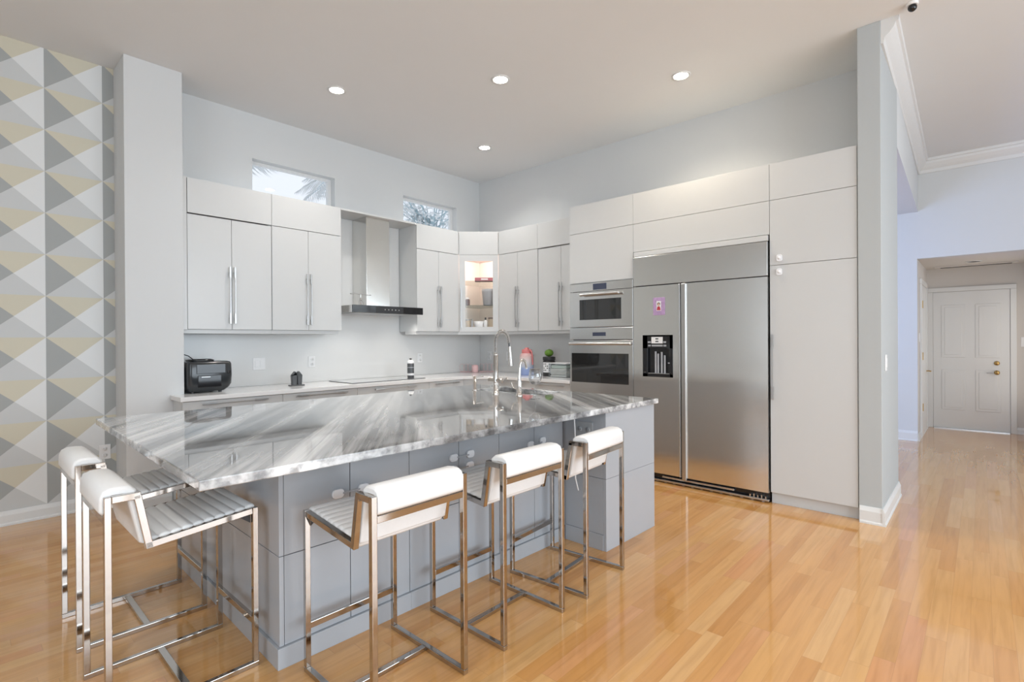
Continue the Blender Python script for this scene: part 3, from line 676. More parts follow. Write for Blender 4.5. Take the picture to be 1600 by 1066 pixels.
# ornament on the hood
t = thing('ornament', 'small silver figurine with a thin crossbar standing on the hood', 'ornament', (-2.13, -0.36, 1.706))
z = 1.7075
part('base', MB().lathe([(0.036, 0), (0.036, 0.006), (0.012, 0.012)], (-2.13, -0.36, z)), 'chrome', t)
mb = MB()
for a in range(6):
    ca, sa = math.cos(a*PI/3), math.sin(a*PI/3); mb.tube([(-2.13+0.034*ca, -0.36+0.034*sa, z+0.006), (-2.13+0.026*ca, -0.36+0.026*sa, z+0.035), (-2.13+0.006*ca, -0.36+0.006*sa, z+0.065)], 0.0026, 6)
mb.ball((-2.13, -0.36, z+0.074), 0.013); mb.tube([(-2.13, -0.36, z+0.08), (-2.13, -0.36, z+0.125)], 0.004, 8)
part('stem', mb, 'chrome', t)
part('crossbar', MB().tube([(-2.245, -0.36, z+0.125), (-2.13, -0.36, z+0.128), (-2.01, -0.36, z+0.122)], [0.004, 0.007, 0.003], 8).ball((-2.245, -0.36, z+0.125), 0.012, 0.012, 0.006).ball((-2.02, -0.36, z+0.122), 0.02, 0.01, 0.005), 'nickel', t)
t = thing('cooktop', 'flat glass cooktop set in the white worktop under the hood', 'cooktop', (-1.9, -0.33, CZ))
M['cookglass'] = vary(mat('cooktop_glass', (0.34, 0.345, 0.35), 0.05, coat=1.0, coatr=0.02), 8, 0.05)  # bright grazing reflection on black glass is put into this gray
part('glass', MB().box(-2.357, -1.433, -0.567, -0.093, CZ+0.0005, CZ+0.006, 0.001), 'cookglass', t)
part('edge_trim', MB().box(-2.36, -1.43, -0.57, -0.567, CZ+0.0005, CZ+0.0065).box(-2.36, -1.43, -0.093, -0.09, CZ+0.0005, CZ+0.0065).box(-2.36, -2.357, -0.567, -0.093, CZ+0.0005, CZ+0.0065).box(-1.433, -1.43, -0.567, -0.093, CZ+0.0005, CZ+0.0065), 'darkgray', t)

# ------------------------------------------------------------------ oven tower, refrigerator, pantry
FT = -0.662
ZT, ZT1, ZT2 = 2.735, 2.440, 1.916
YT0, YT1, YT2, YT3 = -2.058, -2.812, -4.036, -4.630
t = thing('oven_tower', 'tall white cabinet holding the microwave and oven', 'cabinet', (-0.33, (YT0+YT1)/2, 0), 'tall white cabinets')
mb = MB(); s = 0.018
mb.box(FT+DT+0.001, -BK, YT0-s, YT0, 0.09, ZT).box(FT+DT+0.001, -BK, YT1, YT1+s, 0.09, ZT).box(FT+DT+0.001, -BK, YT1+s, YT0-s, ZT-s, ZT).box(FT+DT+0.001, -BK, YT1+s, YT0-s, ZT2, ZT2+s).box(FT+DT+0.001, -BK, YT1+s, YT0-s, 0.70, 0.718).box(-0.012, -BK, YT1+s, YT0-s, 0.09, ZT-s)
mb.box(FT+DT+0.001, -BK, YT1+s, YT0-s, 1.449, 1.455)
part('carcass', mb, 'carcass', t)
door_x(t, YT1, YT0, ZT1, ZT, FT, name='lift_door'); door_x(t, YT1, YT0, ZT2+0.002, ZT1, FT, name='lift_door')
d = door_x(t, YT1, YT0, 0.09, 0.712, FT, name='drawer')
part('handle', handle_h((YT0+YT1)/2-0.26, (YT0+YT1)/2+0.26, 0.66, FT, 'x'), 'nickel', d)
part('toe_kick', MB().box(FT+0.06, FT+0.075, YT1, YT0, 0, 0.0895), 'cab', t)
# rod handle of the ovens
def rod(y0, y1, z, x):
    mb = MB().tube([(x-0.045, y0, z), (x-0.045, y1, z)], 0.013, 14)
    for y in (y0+0.03, y1-0.03): mb.tube([(x, y, z), (x-0.045, y, z)], 0.011, 12)
    for y in (y0, y1): mb.ball((x-0.045, y, z), 0.016, 0.012, 0.016)
    return mb
fx = FT-0.004
ya, yb = YT1+0.004, YT0-0.003
t = thing('microwave', 'built in stainless microwave above the wall oven', 'microwave', (-0.4, (YT0+YT1)/2, 1.456))
part('body', MB().box(FT+0.02, -0.10, YT1+0.03, YT0-0.03, 1.458, 1.90), 'blackm', t)
p_ = part('control_panel', MB().box(fx, FT+0.02, ya, yb, 1.829, 1.912, 0.002), 'steel_h', t)
part('display', MB().box(fx-0.0015, fx, -2.513, -2.354, 1.838, 1.90), 'display', p_, 'dark blue display')
d = part('door', MB().box(fx, FT+0.02, ya, yb, 1.458, 1.825, 0.002), 'steel_h', t)
part('window', MB().box(fx-0.0015, fx+0.001, -2.68, -2.186, 1.533, 1.743, 0.0005), 'smoke', d, 'dark glass window')
part('handle', rod(-2.674, -2.229, 1.79, fx), 'nickel', d)
t = thing('wall_oven', 'built in stainless wall oven below the microwave', 'oven', (-0.4, (YT0+YT1)/2, 0.72))
part('body', MB().box(FT+0.02, -0.10, YT1+0.03, YT0-0.03, 0.725, 1.445), 'blackm', t)
p_ = part('control_panel', MB().box(fx, FT+0.02, ya, yb, 1.330, 1.449, 0.002), 'steel_h', t)
part('display', MB().box(fx-0.0015, fx, -2.502, -2.346, 1.366, 1.403), 'display', p_, 'dark blue display')
d = part('door', MB().box(fx, FT+0.02, ya, yb, 0.72, 1.322, 0.002), 'steel_h', t)
part('window', MB().box(fx-0.0015, fx+0.001, -2.759, -2.082, 0.886, 1.189, 0.0005), 'smoke', d, 'dark glass window')
part('handle', rod(-2.80, -2.087, 1.287, fx), 'nickel', d)

# bridge cabinet over the refrigerator
ZF = 2.168
t = thing('bridge_cabinet', 'white two row cabinet above the refrigerator', 'cabinet', (-0.33, (YT1+YT2)/2, ZF), 'tall white cabinets')
part('carcass', shell(FT+DT+0.001, -BK, YT2+0.001, YT1-0.001, ZF, ZT, '-x'), 'carcass', t)
door_x(t, YT2, YT1, ZT1, ZT, FT, name='lift_door'); door_x(t, YT2, YT1, ZF, ZT1, FT, name='lift_door')
# refrigerator
XF = -0.685
t = thing('refrigerator', 'large built in stainless side by side refrigerator', 'refrigerator', (-0.35, (YT1+YT2)/2, 0))
y0, y1 = YT2+0.010, YT1-0.012
part('body', MB().box(-0.64, -0.03, y0+0.004, y1-0.004, 0.085, 2.12), 'blackm', t)
part('grille', MB().box(XF, -0.64, y0, y1, 1.836, 2.112, 0.003), 'steel', t, 'stainless top grille panel')
part('top_trim', MB().box(XF+0.008, -0.64, y0, y1, 2.118, 2.163, 0.004), 'cab', t)
def bowed(ya, yb, za, zb, x, bow, n=24):
    """door skin bowing slightly outward"""
    vs, fs = [], []
    for i in range(n+1):
        z = za+(zb-za)*i/n
        for j in range(9):
            y = ya+(yb-ya)*j/8; e = 1-(2*j/8-1)**2
            vs.append((x-bow*e*(0.25+0.75*math.sin(PI*i/n)), y, z))
    for i in range(n):
        for j in range(8): fs.append((i*9+j, i*9+j+1, (i+1)*9+j+1, (i+1)*9+j))
    mb = MB().add(vs, fs, 0, True)
    mb.box(x+0.0005, -0.642, ya, yb, za, zb)
    return mb
ZD0, ZD1 = 0.085, 1.828
YD = -3.298
# left (freezer) door with a hole for the dispenser
dy0, dy1, dz0, dz1 = -3.222, -2.921, 0.978, 1.368
mb = MB()
for a, b, c_, e in ((YD, y1, dz1, ZD1), (YD, y1, ZD0, dz0), (YD, dy0, dz0, dz1), (dy1, y1, dz0, dz1)): mb.box(XF, -0.642, a, b, c_, e)
d = part('freezer_door', mb, 'steel', t)
part('handle', MB().box(XF-0.016, XF, YD+0.001, YD+0.016, ZD0, ZD1, 0.004), 'edge', d, 'full height edge handle')
mb = MB(); e = 0.012
for a, b, c_, f_ in ((dy0, dy1, dz1-e, dz1), (dy0, dy1, dz0, dz0+0.03), (dy0, dy0+0.03, dz0, dz1), (dy1-0.05, dy1, dz0, dz1), (dy0, dy1, dz1-0.125, dz1)): mb.box(XF-0.003, XF+0.02, a, b, c_, f_, 0.0015)
mb.box(-0.655, -0.648, dy0, dy1, dz0, dz1)
q = part('dispenser', mb, 'black', d, 'black ice and water dispenser')
part('control_screen', MB().box(XF-0.0045, XF-0.003, -3.125, -3.012, dz1-0.078, dz1-0.018), 'white', q)
mb = MB()
for a, b, zc in ((-3.005, -2.975, -0.066), (-3.158, -3.132, -0.066), (-3.005, -2.978, -0.098), (-3.125, -3.014, -0.098), (-3.160, -3.132, -0.098)): mb.box(XF-0.0045, XF-0.003, a, b, dz1+zc-0.008, dz1+zc+0.008)
mb.box(XF-0.0052, XF-0.0045, -3.083, -3.053, dz1-0.040, dz1-0.030, mi=1).box(XF-0.0052, XF-0.0045, -3.083, -3.053, dz1-0.065, dz1-0.055, mi=1)
part('button', mb, ['graycloth', 'blackm'], q)
mb = MB()
for yy, zz in ((-3.045, 1.215), (-3.07, 1.195), (-3.105, 1.21), (-3.135, 1.18)): mb.box(XF+0.012, XF+0.022, yy-0.009, yy+0.009, dz0+0.035, zz, 0.003)
mb.box(XF+0.002, XF+0.012, dy0+0.002, dy0+0.05, 1.105, 1.115)
part('paddle', mb, 'graycloth', q)
part('drip_tray', MB().box(XF-0.001, XF+0.028, dy0+0.035, dy1-0.055, dz0+0.030, dz0+0.036), 'nickel', q)
d = part('fridge_door', bowed(y0, YD-0.009, ZD0, ZD1, XF, 0.006), 'steel', t)
part('handle', MB().box(XF-0.018, XF, YD-0.052, YD-0.010, ZD0-0.02, ZD1, 0.005), 'edge', d, 'full height edge handle')
part('divider', MB().box(XF+0.012, -0.642, YD-0.0085, YD-0.001, ZD0, ZD1), 'blackm', t)
part('kick_grille', MB().box(-0.64, -0.60, y0, y1, 0.0, 0.083), 'black', t)
mb = MB().box(XF+0.005, XF+0.03, y0, y1, 0.012, 0.03, 0.004)
for i in range(14):
    y = y0+0.05+i*(y1-y0-0.1)/13; mb.box(XF+0.03, -0.60, y-0.01, y+0.01, 0.0, 0.02)
part('toe_bar', mb, 'nickel', t, 'silver bar along the bottom')
mb = MB().box(XF+0.02, XF+0.04, -3.75, -3.1, 0.045, 0.062, 0.003)
for i in range(5): mb.box(XF+0.01, XF+0.045, y0+0.02+i*0.03, y0+0.03+i*0.03, 0.022, 0.05+0.006*(i % 2))
part('hinge_hardware', mb, 'nickel', t)
# magnet
M['lilac'] = vary(mat('lilac_glitter', (0.45, 0.30, 0.50), 0.4), 90, 0.5)
M['red'] = vary(mat('red_print', (0.45, 0.03, 0.05), 0.5), 20, 0.1)
M['skin'] = vary(mat('skin_print', (0.65, 0.40, 0.30), 0.5), 20, 0.05)
M['hair'] = vary(mat('dark_print', (0.05, 0.03, 0.03), 0.5), 20, 0.1)
t = thing('photo_magnet', 'lilac glitter photo frame magnet on the left refrigerator door', 'magnet', (XF-0.001, -3.09, 1.634))
part('frame', MB().box(XF-0.006, XF-0.001, -3.148, -3.032, 1.552, 1.716, 0.002), 'lilac', t)
ph = part('photo', MB().box(XF-0.007, XF-0.006, -3.112, -3.066, 1.592, 1.682, 0.0), 'white', t)
part('portrait', MB().prism([(-3.108, 1.598), (-3.07, 1.598), (-3.075, 1.625), (-3.083, 1.634), (-3.095, 1.634), (-3.103, 1.625)], XF-0.0085, XF-0.007, axis='x', mi=0)
     .lathe([(0.015, 0), (0.015, -0.0012), (0, -0.0013)], (XF-0.007, -3.089, 1.655), 18, mi=2, axis='x').lathe([(0.0105, 0), (0.0105, -0.001), (0, -0.0011)], (XF-0.0083, -3.089, 1.65), 18, mi=1, axis='x'), ['red', 'skin', 'hair'], ph, 'person in a red top')
# pantry
t = thing('pantry_cabinet', 'tall white pantry cabinet between refrigerator and pillar', 'cabinet', (-0.33, (YT2+YT3)/2, 0), 'tall white cabinets')
part('carcass', shell(FT+DT+0.001, -BK, YT3, YT2-0.001, 0.09, ZT, '-x'), 'carcass', t)
door_x(t, YT3, YT2, ZT1, ZT, FT, name='lift_door')
du = door_x(t, YT3, YT2, ZT2, ZT1, FT)
dl = door_x(t, YT3, YT2, 0.09, ZT2, FT)
part('handle', handle_v(FT, -4.058, 0.84, 1.362, (-1, 0), 0.02), 'nickel', dl)
def rrect(x0, x1, y0, y1, r, k=6):
    pts = []
    for cx, cy, a0 in ((x1-r, y1-r, 0), (x0+r, y1-r, 90), (x0+r, y0+r, 180), (x1-r, y0+r, 270)):
        for i in range(k+1): a = R(a0+90*i/k); pts.append((cx+r*math.cos(a), cy+r*math.sin(a)))
    return pts
def lock_x(dr, y, z):
    part('child_lock', MB().prism(rrect(y-0.020, y+0.020, z-0.027, z+0.027, 0.014), FT-0.011, FT-0.0003, 0.002, axis='x').lathe([(0.012, 0), (0.012, -0.004), (0, -0.0045)], (FT-0.010, y, z), 16, axis='x'), 'lock', dr, 'white child lock pad')
lock_x(du, -4.109, 1.97); lock_x(dl, -4.108, 1.86)
part('toe_kick', MB().box(FT+0.035, FT+0.055, YT3, YT2, 0, 0.0885), 'cab', t)

# ------------------------------------------------------------------ island (own frame, turned about one degree)
FRAME = Matrix.Translation((-1.7305, -3.5963, 0)) @ Matrix.Rotation(R(-1.157), 4, 'Z')
IZ, IT = 0.909, 0.034
Z0 = IZ-IT-0.0008
XL, XRC = -2.503, -0.628
YF_, YB_ = 0.36, 1.82
SEAM = 0.453
xs = [XL, -2.187, -1.867, -1.545, -1.237, -0.925, XRC-0.006]
labels = ['gray double door island cabinet at the left end of the island front', 'gray double door island cabinet in the middle of the island front', 'gray double door island cabinet next to the projecting right end of the island']
LOCKS = {0: (-2.248, 0.657, 1), 1: (-2.122, 0.656, 0), 2: (-1.586, 0.703, 1), 3: (-1.467, 0.705, 0), 4: (-0.965, 0.680, 1), 5: (-0.850, 0.690, 0)}
def lock_i(dr, x, z, strap):
    mb = MB().prism(rrect(x-0.027, x+0.027, z-0.020, z+0.020, 0.0165), YF_-0.012, YF_-0.0003, 0.003, axis='y')
    if strap: mb.box(x+0.02, x+0.105, YF_-0.0135, YF_-0.0105, z-0.004, z+0.004, 0.001, mi=1)
    part('child_lock', mb, ['lock', 'gray'], dr, 'white child lock pad')
for k in range(3):
    a, b, e = xs[2*k], xs[2*k+1], xs[2*k+2]
    t = thing('island_cabinet', labels[k], 'cabinet', ((a+e)/2, 1.0, 0), 'gray island cabinets')
    part('carcass', MB().box(a+(0.02 if k == 0 else 0.0008), e-0.0008, YF_+DT+0.001, YB_, 0.086, Z0), 'gap', t)
    part('toe_kick', MB().box(a-(0.012 if k == 0 else 0)+0.0004, e-0.0004, YF_-0.012, YB_, 0, 0.085, 0.001), 'gray', t)
    if k == 0:
        for q0, q1 in ((0.087, SEAM-0.0015), (SEAM+0.0015, Z0)): part('end_panel', MB().box(XL, XL+0.019, YF_, YB_, q0, q1, 0.001), 'gray', t)
    for i, (p0, p1) in enumerate(((a, b), (b, e))):
        p0 = p0+0.0195 if (k == 0 and i == 0) else p0
        d = part('upper_door', MB().box(p0+G, p1-G, YF_, YF_+DT, SEAM+G, Z0-0.002, 0.0012), 'gray', t)
        part('lower_door', MB().box(p0+G, p1-G, YF_, YF_+DT, 0.087, SEAM-G, 0.0012), 'gray', t)
        lx, lz, st = LOCKS[2*k+i]; lock_i(d, lx, lz, st)
        if 2*k+i in (2, 3): lock_i(d, lx-0.004, lz-0.062, st)
# projecting right end block (holds the sink)
t = thing('island_cabinet', 'gray full depth end block of the island beneath the sink', 'cabinet', (-0.32, 0.9, 0), 'gray island cabinets')
X0, X1, YC = XRC, -0.012, 0.025
mb = MB().box(X0+0.02, X0+0.036, YC+0.022, YB_, 0.086, Z0).box(X1-0.036, X1-0.02, YC+0.022, YB_, 0.086, Z0).box(X0+0.036, X1-0.036, YB_-0.018, YB_, 0.086, Z0).box(X0+0.036, X1-0.036, YC+0.022, YB_, 0.086, 0.10).box(X0+0.036, X1-0.036, YC+0.022, YC+0.03, 0.10, Z0)
part('carcass', mb, 'gap', t)
for q0, q1 in ((0.0, SEAM-0.0008), (SEAM+0.0008, Z0)):
    part('front_panel', MB().box(X0, X1, YC, YC+0.02, q0, q1, 0.0008), 'gray', t)
    part('side_panel', MB().box(X1-0.02, X1, YC+0.021, YB_, q0, q1, 0.001), 'gray', t)
for q0, q1 in ((0.1005, SEAM-0.0012), (SEAM+0.0012, Z0)):
    part('side_panel', MB().box(X0, X0+0.019, YC+0.021, YF_-0.016, q0, q1, 0.001), 'gray', t)
part('side_panel', MB().box(X0+0.003, X0+0.019, YF_-0.015, YB_, 0.087, Z0), 'gray', t)
part('toe_kick', MB().box(X0-0.004, X0+0.019, YC+0.021, YF_-0.014, 0, 0.099, 0.001), 'gray', t)
# sockets on the side of the end block
M['grayplate'] = vary(mat('gray_plate', (0.40, 0.42, 0.44), 0.25), 8, 0.02)
t = thing('wall_outlet', 'gray horizontal outlet plate on the inner side of the island end block', 'outlet', (X0-0.0006, 0.20, 0.755))
part('plate', MB().box(X0-0.007, X0-0.0006, 0.12, 0.255, 0.70, 0.80, 0.002), 'grayplate', t)
for yy in (0.155, 0.22):
    q = part('socket', MB().lathe([(0.017, 0), (0.017, -0.003), (0, -0.0032)], (X0-0.007, yy, 0.75), 18, axis='x'), 'grayplate', t)
    part('slot', MB().box(X0-0.0112, X0-0.010, yy-0.007, yy-0.005, 0.745, 0.755).box(X0-0.0112, X0-0.010, yy+0.005, yy+0.007, 0.745, 0.755), 'blackm', q)
cab = MB().tube([(X0-0.135, 0.20, 0.871), (X0-0.125, 0.195, 0.845), (X0-0.105, 0.19, 0.825), (X0-0.10, 0.19, 0.76), (X0-0.095, 0.19, 0.62), (X0-0.09, 0.195, 0.45), (X0-0.04, 0.21, 0.36)], 0.0045, 8)
solo('power_cord', cab, 'white', 'white cord hanging below the marble top beside the end block', 'cord', (X0-0.09, 0.19, 0.36))

# marble top with sink cut-out
sx0, sx1, sy0, sy1 = -0.405, -0.075, 0.765, 1.50
x0, x1, y0, y1 = -2.886, 0.004, -0.002, 1.872
bm = bmesh.new()
o_ = [bm.verts.new(v) for v in ((x0, y0, IZ), (x1, y0, IZ), (x1, y1, IZ), (x0, y1, IZ))]
i_ = [bm.verts.new(v) for v in ((sx0, sy0, IZ), (sx1, sy0, IZ), (sx1, sy1, IZ), (sx0, sy1, IZ))]
o2 = [bm.verts.new((v.co.x, v.co.y, IZ-IT)) for v in o_]; i2 = [bm.verts.new((v.co.x, v.co.y, IZ-IT)) for v in i_]
for k in range(4):
    j = (k+1) % 4
    bm.faces.new((o_[k], o_[j], i_[j], i_[k])); bm.faces.new((o2[j], o2[k], i2[k], i2[j]))
    bm.faces.new((o_[j], o_[k], o2[k], o2[j])); bm.faces.new((i_[k], i_[j], i2[j], i2[k]))
bmesh.ops.recalc_face_normals(bm, faces=bm.faces)
ed = [e for e in bm.edges if all(v in o_ for v in e.verts) or all(v in i_ for v in e.verts) or all(v in o2 for v in e.verts) or (e.verts[0] in o_ and e.verts[1] in o2) or (e.verts[1] in o_ and e.verts[0] in o2)]
bmesh.ops.bevel(bm, geom=ed, offset=0.004, segments=3, profile=0.5, affect='EDGES')
bm.verts.index_update(); mb = MB().add([v.co[:] for v in bm.verts], [[v.index for v in f.verts] for f in bm.faces]); bm.free()
solo('island_worktop', mb, 'marble', 'polished gray and white streaked marble slab on the island', 'worktop', (-1.44, 0.9, IZ-IT))

# sink
t = thing('sink', 'undermount double bowl stainless sink in the marble top', 'sink', (-0.24, 1.13, 0.70))
def bowl(xa, xb, ya, yb, zb, zt):
    mb = MB(); r = 0.02
    vs = [(xa, ya, zt), (xb, ya, zt), (xb, yb, zt), (xa, yb, zt), (xa+r, ya+r, zb), (xb-r, ya+r, zb), (xb-r, yb-r, zb), (xa+r, yb-r, zb)]
    mb.add(vs, [(4, 5, 6, 7), (0, 1, 5, 4), (1, 2, 6, 5), (2, 3, 7, 6), (3, 0, 4, 7)])
    vs2 = [(x+(0.002 if i in (1, 2, 5, 6) else -0.002), y+(0.002 if i in (2, 3, 6, 7) else -0.002), z-(0.002 if i > 3 else 0)) for i, (x, y, z) in enumerate(vs)]
    mb.add(vs2, [(7, 6, 5, 4), (4, 5, 1, 0), (5, 6, 2, 1), (6, 7, 3, 2), (7, 4, 0, 3)])
    for k in range(4): mb.add([vs[k], vs[(k+1) % 4], vs2[(k+1) % 4], vs2[k]], [(0, 1, 2, 3)])
    return mb
ZK = IZ-IT-0.001
for ya, yb in ((sy0-0.003, 1.125), (1.145, sy1+0.003)):
    q = part('bowl', bowl(sx0-0.003, sx1+0.003, ya, yb, 0.70, ZK-0.002), 'steel_h', t)
    part('drain', MB().lathe([(0.04, 0), (0.035, 0.003), (0, 0.002)], ((sx0+sx1)/2, (ya+yb)/2, 0.7005)), 'chrome', q)
arc = [(sx0+0.002+(sx1-sx0-0.004)*i/16, ZK-0.075*(1-abs(2*i/16-1)**2.2)) for i in range(17)]
part('divider', MB().prism([(sx0, 0.70)] + arc + [(sx1, 0.70)], 1.1275, 1.1425, axis='y'), 'chrome', t)
# main spring faucet
fx_, fy_ = -0.545, 1.085
t = thing('kitchen_faucet', 'tall chrome spring neck faucet behind the island sink', 'faucet', (fx_, fy_, IZ))
part('base', MB().lathe([(0.03, 0.0005), (0.03, 0.008), (0.024, 0.014), (0.024, 0.085), (0.02, 0.095)], (fx_, fy_, IZ)), 'chrome', t)
part('post', MB().lathe([(0.0195, 0.096), (0.0195, 0.30), (0.021, 0.302), (0.021, 0.315), (0.012, 0.318)], (fx_, fy_, IZ)), 'chrome', t)
part('lever', MB().tube([(fx_-0.012, fy_+0.062, IZ+0.112), (fx_+0.012, fy_-0.062, IZ+0.108)], 0.0165, 14).tube([(fx_+0.014, fy_-0.064, IZ+0.108), (fx_+0.02, fy_-0.10, IZ+0.13)], 0.006, 8), 'chrome', t)
path = [(fx_, fy_, IZ+0.318), (fx_, fy_, IZ+0.36), (fx_, fy_, IZ+0.40)]
rr = 0.075
for i in range(1, 13):
    a = PI*i/12; path.append((fx_+rr*(1-math.cos(a)), fy_, IZ+0.40+rr*1.22*math.sin(a)))
dx_ = fx_+2*rr
part('hose', MB().tube(path + [(dx_+0.006, fy_, IZ+0.36)], 0.0075, 10), 'darkgray', t, 'dark hose inside the spring')
def along(pth, s):
    P = [Vector(p) for p in pth]; L = [(P[i+1]-P[i]).length for i in range(len(P)-1)]; tot = sum(L); s = s*tot; i = 0
    while i < len(L)-1 and s > L[i]: s -= L[i]; i += 1
    return P[i]+(P[i+1]-P[i])*min(1, s/L[i]), (P[i+1]-P[i]).normalized()
coil = []; turns, cn = 30, 30*9
for i in range(cn+1):
    pnt, tg = along(path, i/cn); b1 = Vector((0, 1, 0)); b2 = tg.cross(b1); a = 2*PI*turns*i/cn
    coil.append((pnt+(b1*math.cos(a)+b2*math.sin(a))*0.0125)[:])
part('spring', MB().tube(coil, 0.0028, 6), 'chrome', t)
part('spray_head', MB().tube([(dx_+0.004, fy_, IZ+0.37), (dx_+0.012, fy_, IZ+0.30), (dx_+0.020, fy_, IZ+0.215)], [0.013, 0.0155, 0.0175], 16), 'chrome', t)
# filtered water tap
gx, gy = -0.52, 0.86
t = thing('water_tap', 'small chrome gooseneck tap right of the spring faucet', 'faucet', (gx, gy, IZ))
part('base', MB().lathe([(0.026, 0.0005), (0.026, 0.007), (0.021, 0.012), (0.0185, 0.10), (0.013, 0.125)], (gx, gy, IZ)), 'chrome', t)
pth = [(gx, gy, IZ+0.12), (gx+0.004, gy, IZ+0.19), (gx+0.010, gy, IZ+0.235), (gx+0.022, gy, IZ+0.262), (gx+0.045, gy, IZ+0.272), (gx+0.068, gy, IZ+0.258), (gx+0.08, gy, IZ+0.225), (gx+0.082, gy, IZ+0.20)]
part('spout', MB().tube(pth, [0.0125, 0.0105, 0.0095, 0.009, 0.009, 0.009, 0.009, 0.0095], 12), 'chrome', t)
part('lever', MB().tube([(gx-0.01, gy+0.012, IZ+0.05), (gx-0.02, gy+0.045, IZ+0.06), (gx-0.022, gy+0.06, IZ+0.10)], 0.006, 8), 'chrome', t)
# soap dispenser
hx, hy = -0.43, 1.456
t = thing('soap_dispenser', 'slim chrome soap pump left of the spring faucet', 'soap dispenser', (hx, hy, IZ))
part('body', MB().lathe([(0.023, 0.0005), (0.023, 0.006), (0.0145, 0.010), (0.0145, 0.118), (0.0, 0.12)], (hx, hy, IZ)), 'chrome', t)
part('nozzle', MB().tube([(hx, hy, IZ+0.113), (hx+0.10, hy, IZ+0.112)], 0.0055, 10), 'chrome', t)
# wine glass
vx, vy = -0.585, 0.645
t = thing('wine_glass', 'empty stemmed wine glass standing on the marble slab', 'glass', (vx, vy, IZ))
part('foot', MB().lathe([(0.034, 0.0005), (0.035, 0.002), (0.012, 0.006), (0.0045, 0.014)], (vx, vy, IZ)), 'glass', t)
part('stem', MB().lathe([(0.0042, 0.0145), (0.0036, 0.06), (0.004, 0.098)], (vx, vy, IZ)), 'glass', t)
prof = [(0.004, 0.0985), (0.024, 0.108), (0.041, 0.125), (0.047, 0.148), (0.045, 0.175), (0.037, 0.215), (0.036, 0.216), (0.0435, 0.175), (0.0455, 0.148), (0.0395, 0.127), (0.023, 0.111), (0.0, 0.104)]
part('bowl', MB().lathe(prof, (vx, vy, IZ), 36), 'glass', t)
FRAME = Matrix.Identity(4)

# ------------------------------------------------------------------ bar stools
def pad(center, thick_out, thick_in, W_, out_sign=1):
    """upholstery extruded in x along a centre line in (y, z), thickness given on both sides"""
    n = len(center); secs = [(-W_, 0.55, 0.0), (-W_+0.004, 0.85, 0), (-W_+0.012, 1.0, 0), (W_-0.012, 1.0, 0), (W_-0.004, 0.85, 0), (W_, 0.55, 0)]
    loops = []
    for x, k, _ in secs:
        L1, L2 = [], []
        for i, (y, z) in enumerate(center):
            a = center[max(i-1, 0)]; b = center[min(i+1, n-1)]; ty, tz = b[0]-a[0], b[1]-a[1]; q = math.hypot(ty, tz) or 1; ny, nz = -tz/q*out_sign, ty/q*out_sign
            kk = k*(0.55 if i in (0, n-1) else 1)
            L1.append((x, y+ny*thick_out[i]*kk, z+nz*thick_out[i]*kk)); L2.append((x, y-ny*thick_in[i]*kk, z-nz*thick_in[i]*kk))
        loops.append(L1+L2[::-1])
    mb = MB(); vs = [v for L in loops for v in L]; m_ = 2*n; fs = []
    for s in range(len(secs)-1):
        for i in range(m_): j = (i+1) % m_; fs.append((s*m_+i, s*m_+j, (s+1)*m_+j, (s+1)*m_+i))
    mb.add(vs, fs, 0, True)
    for s in (0, len(secs)-1):
        for i in range(n-1): mb.add([loops[s][i], loops[s][i+1], loops[s][m_-2-i], loops[s][m_-1-i]], [(0, 1, 2, 3)], 0, True)
    return mb
def lerp_path(P, k):
    out = []
    for i in range(len(P)-1):
        for j in range(k): t_ = j/k; out.append((P[i][0]+(P[i+1][0]-P[i][0])*t_, P[i][1]+(P[i+1][1]-P[i][1])*t_))
    return out+[P[-1]]
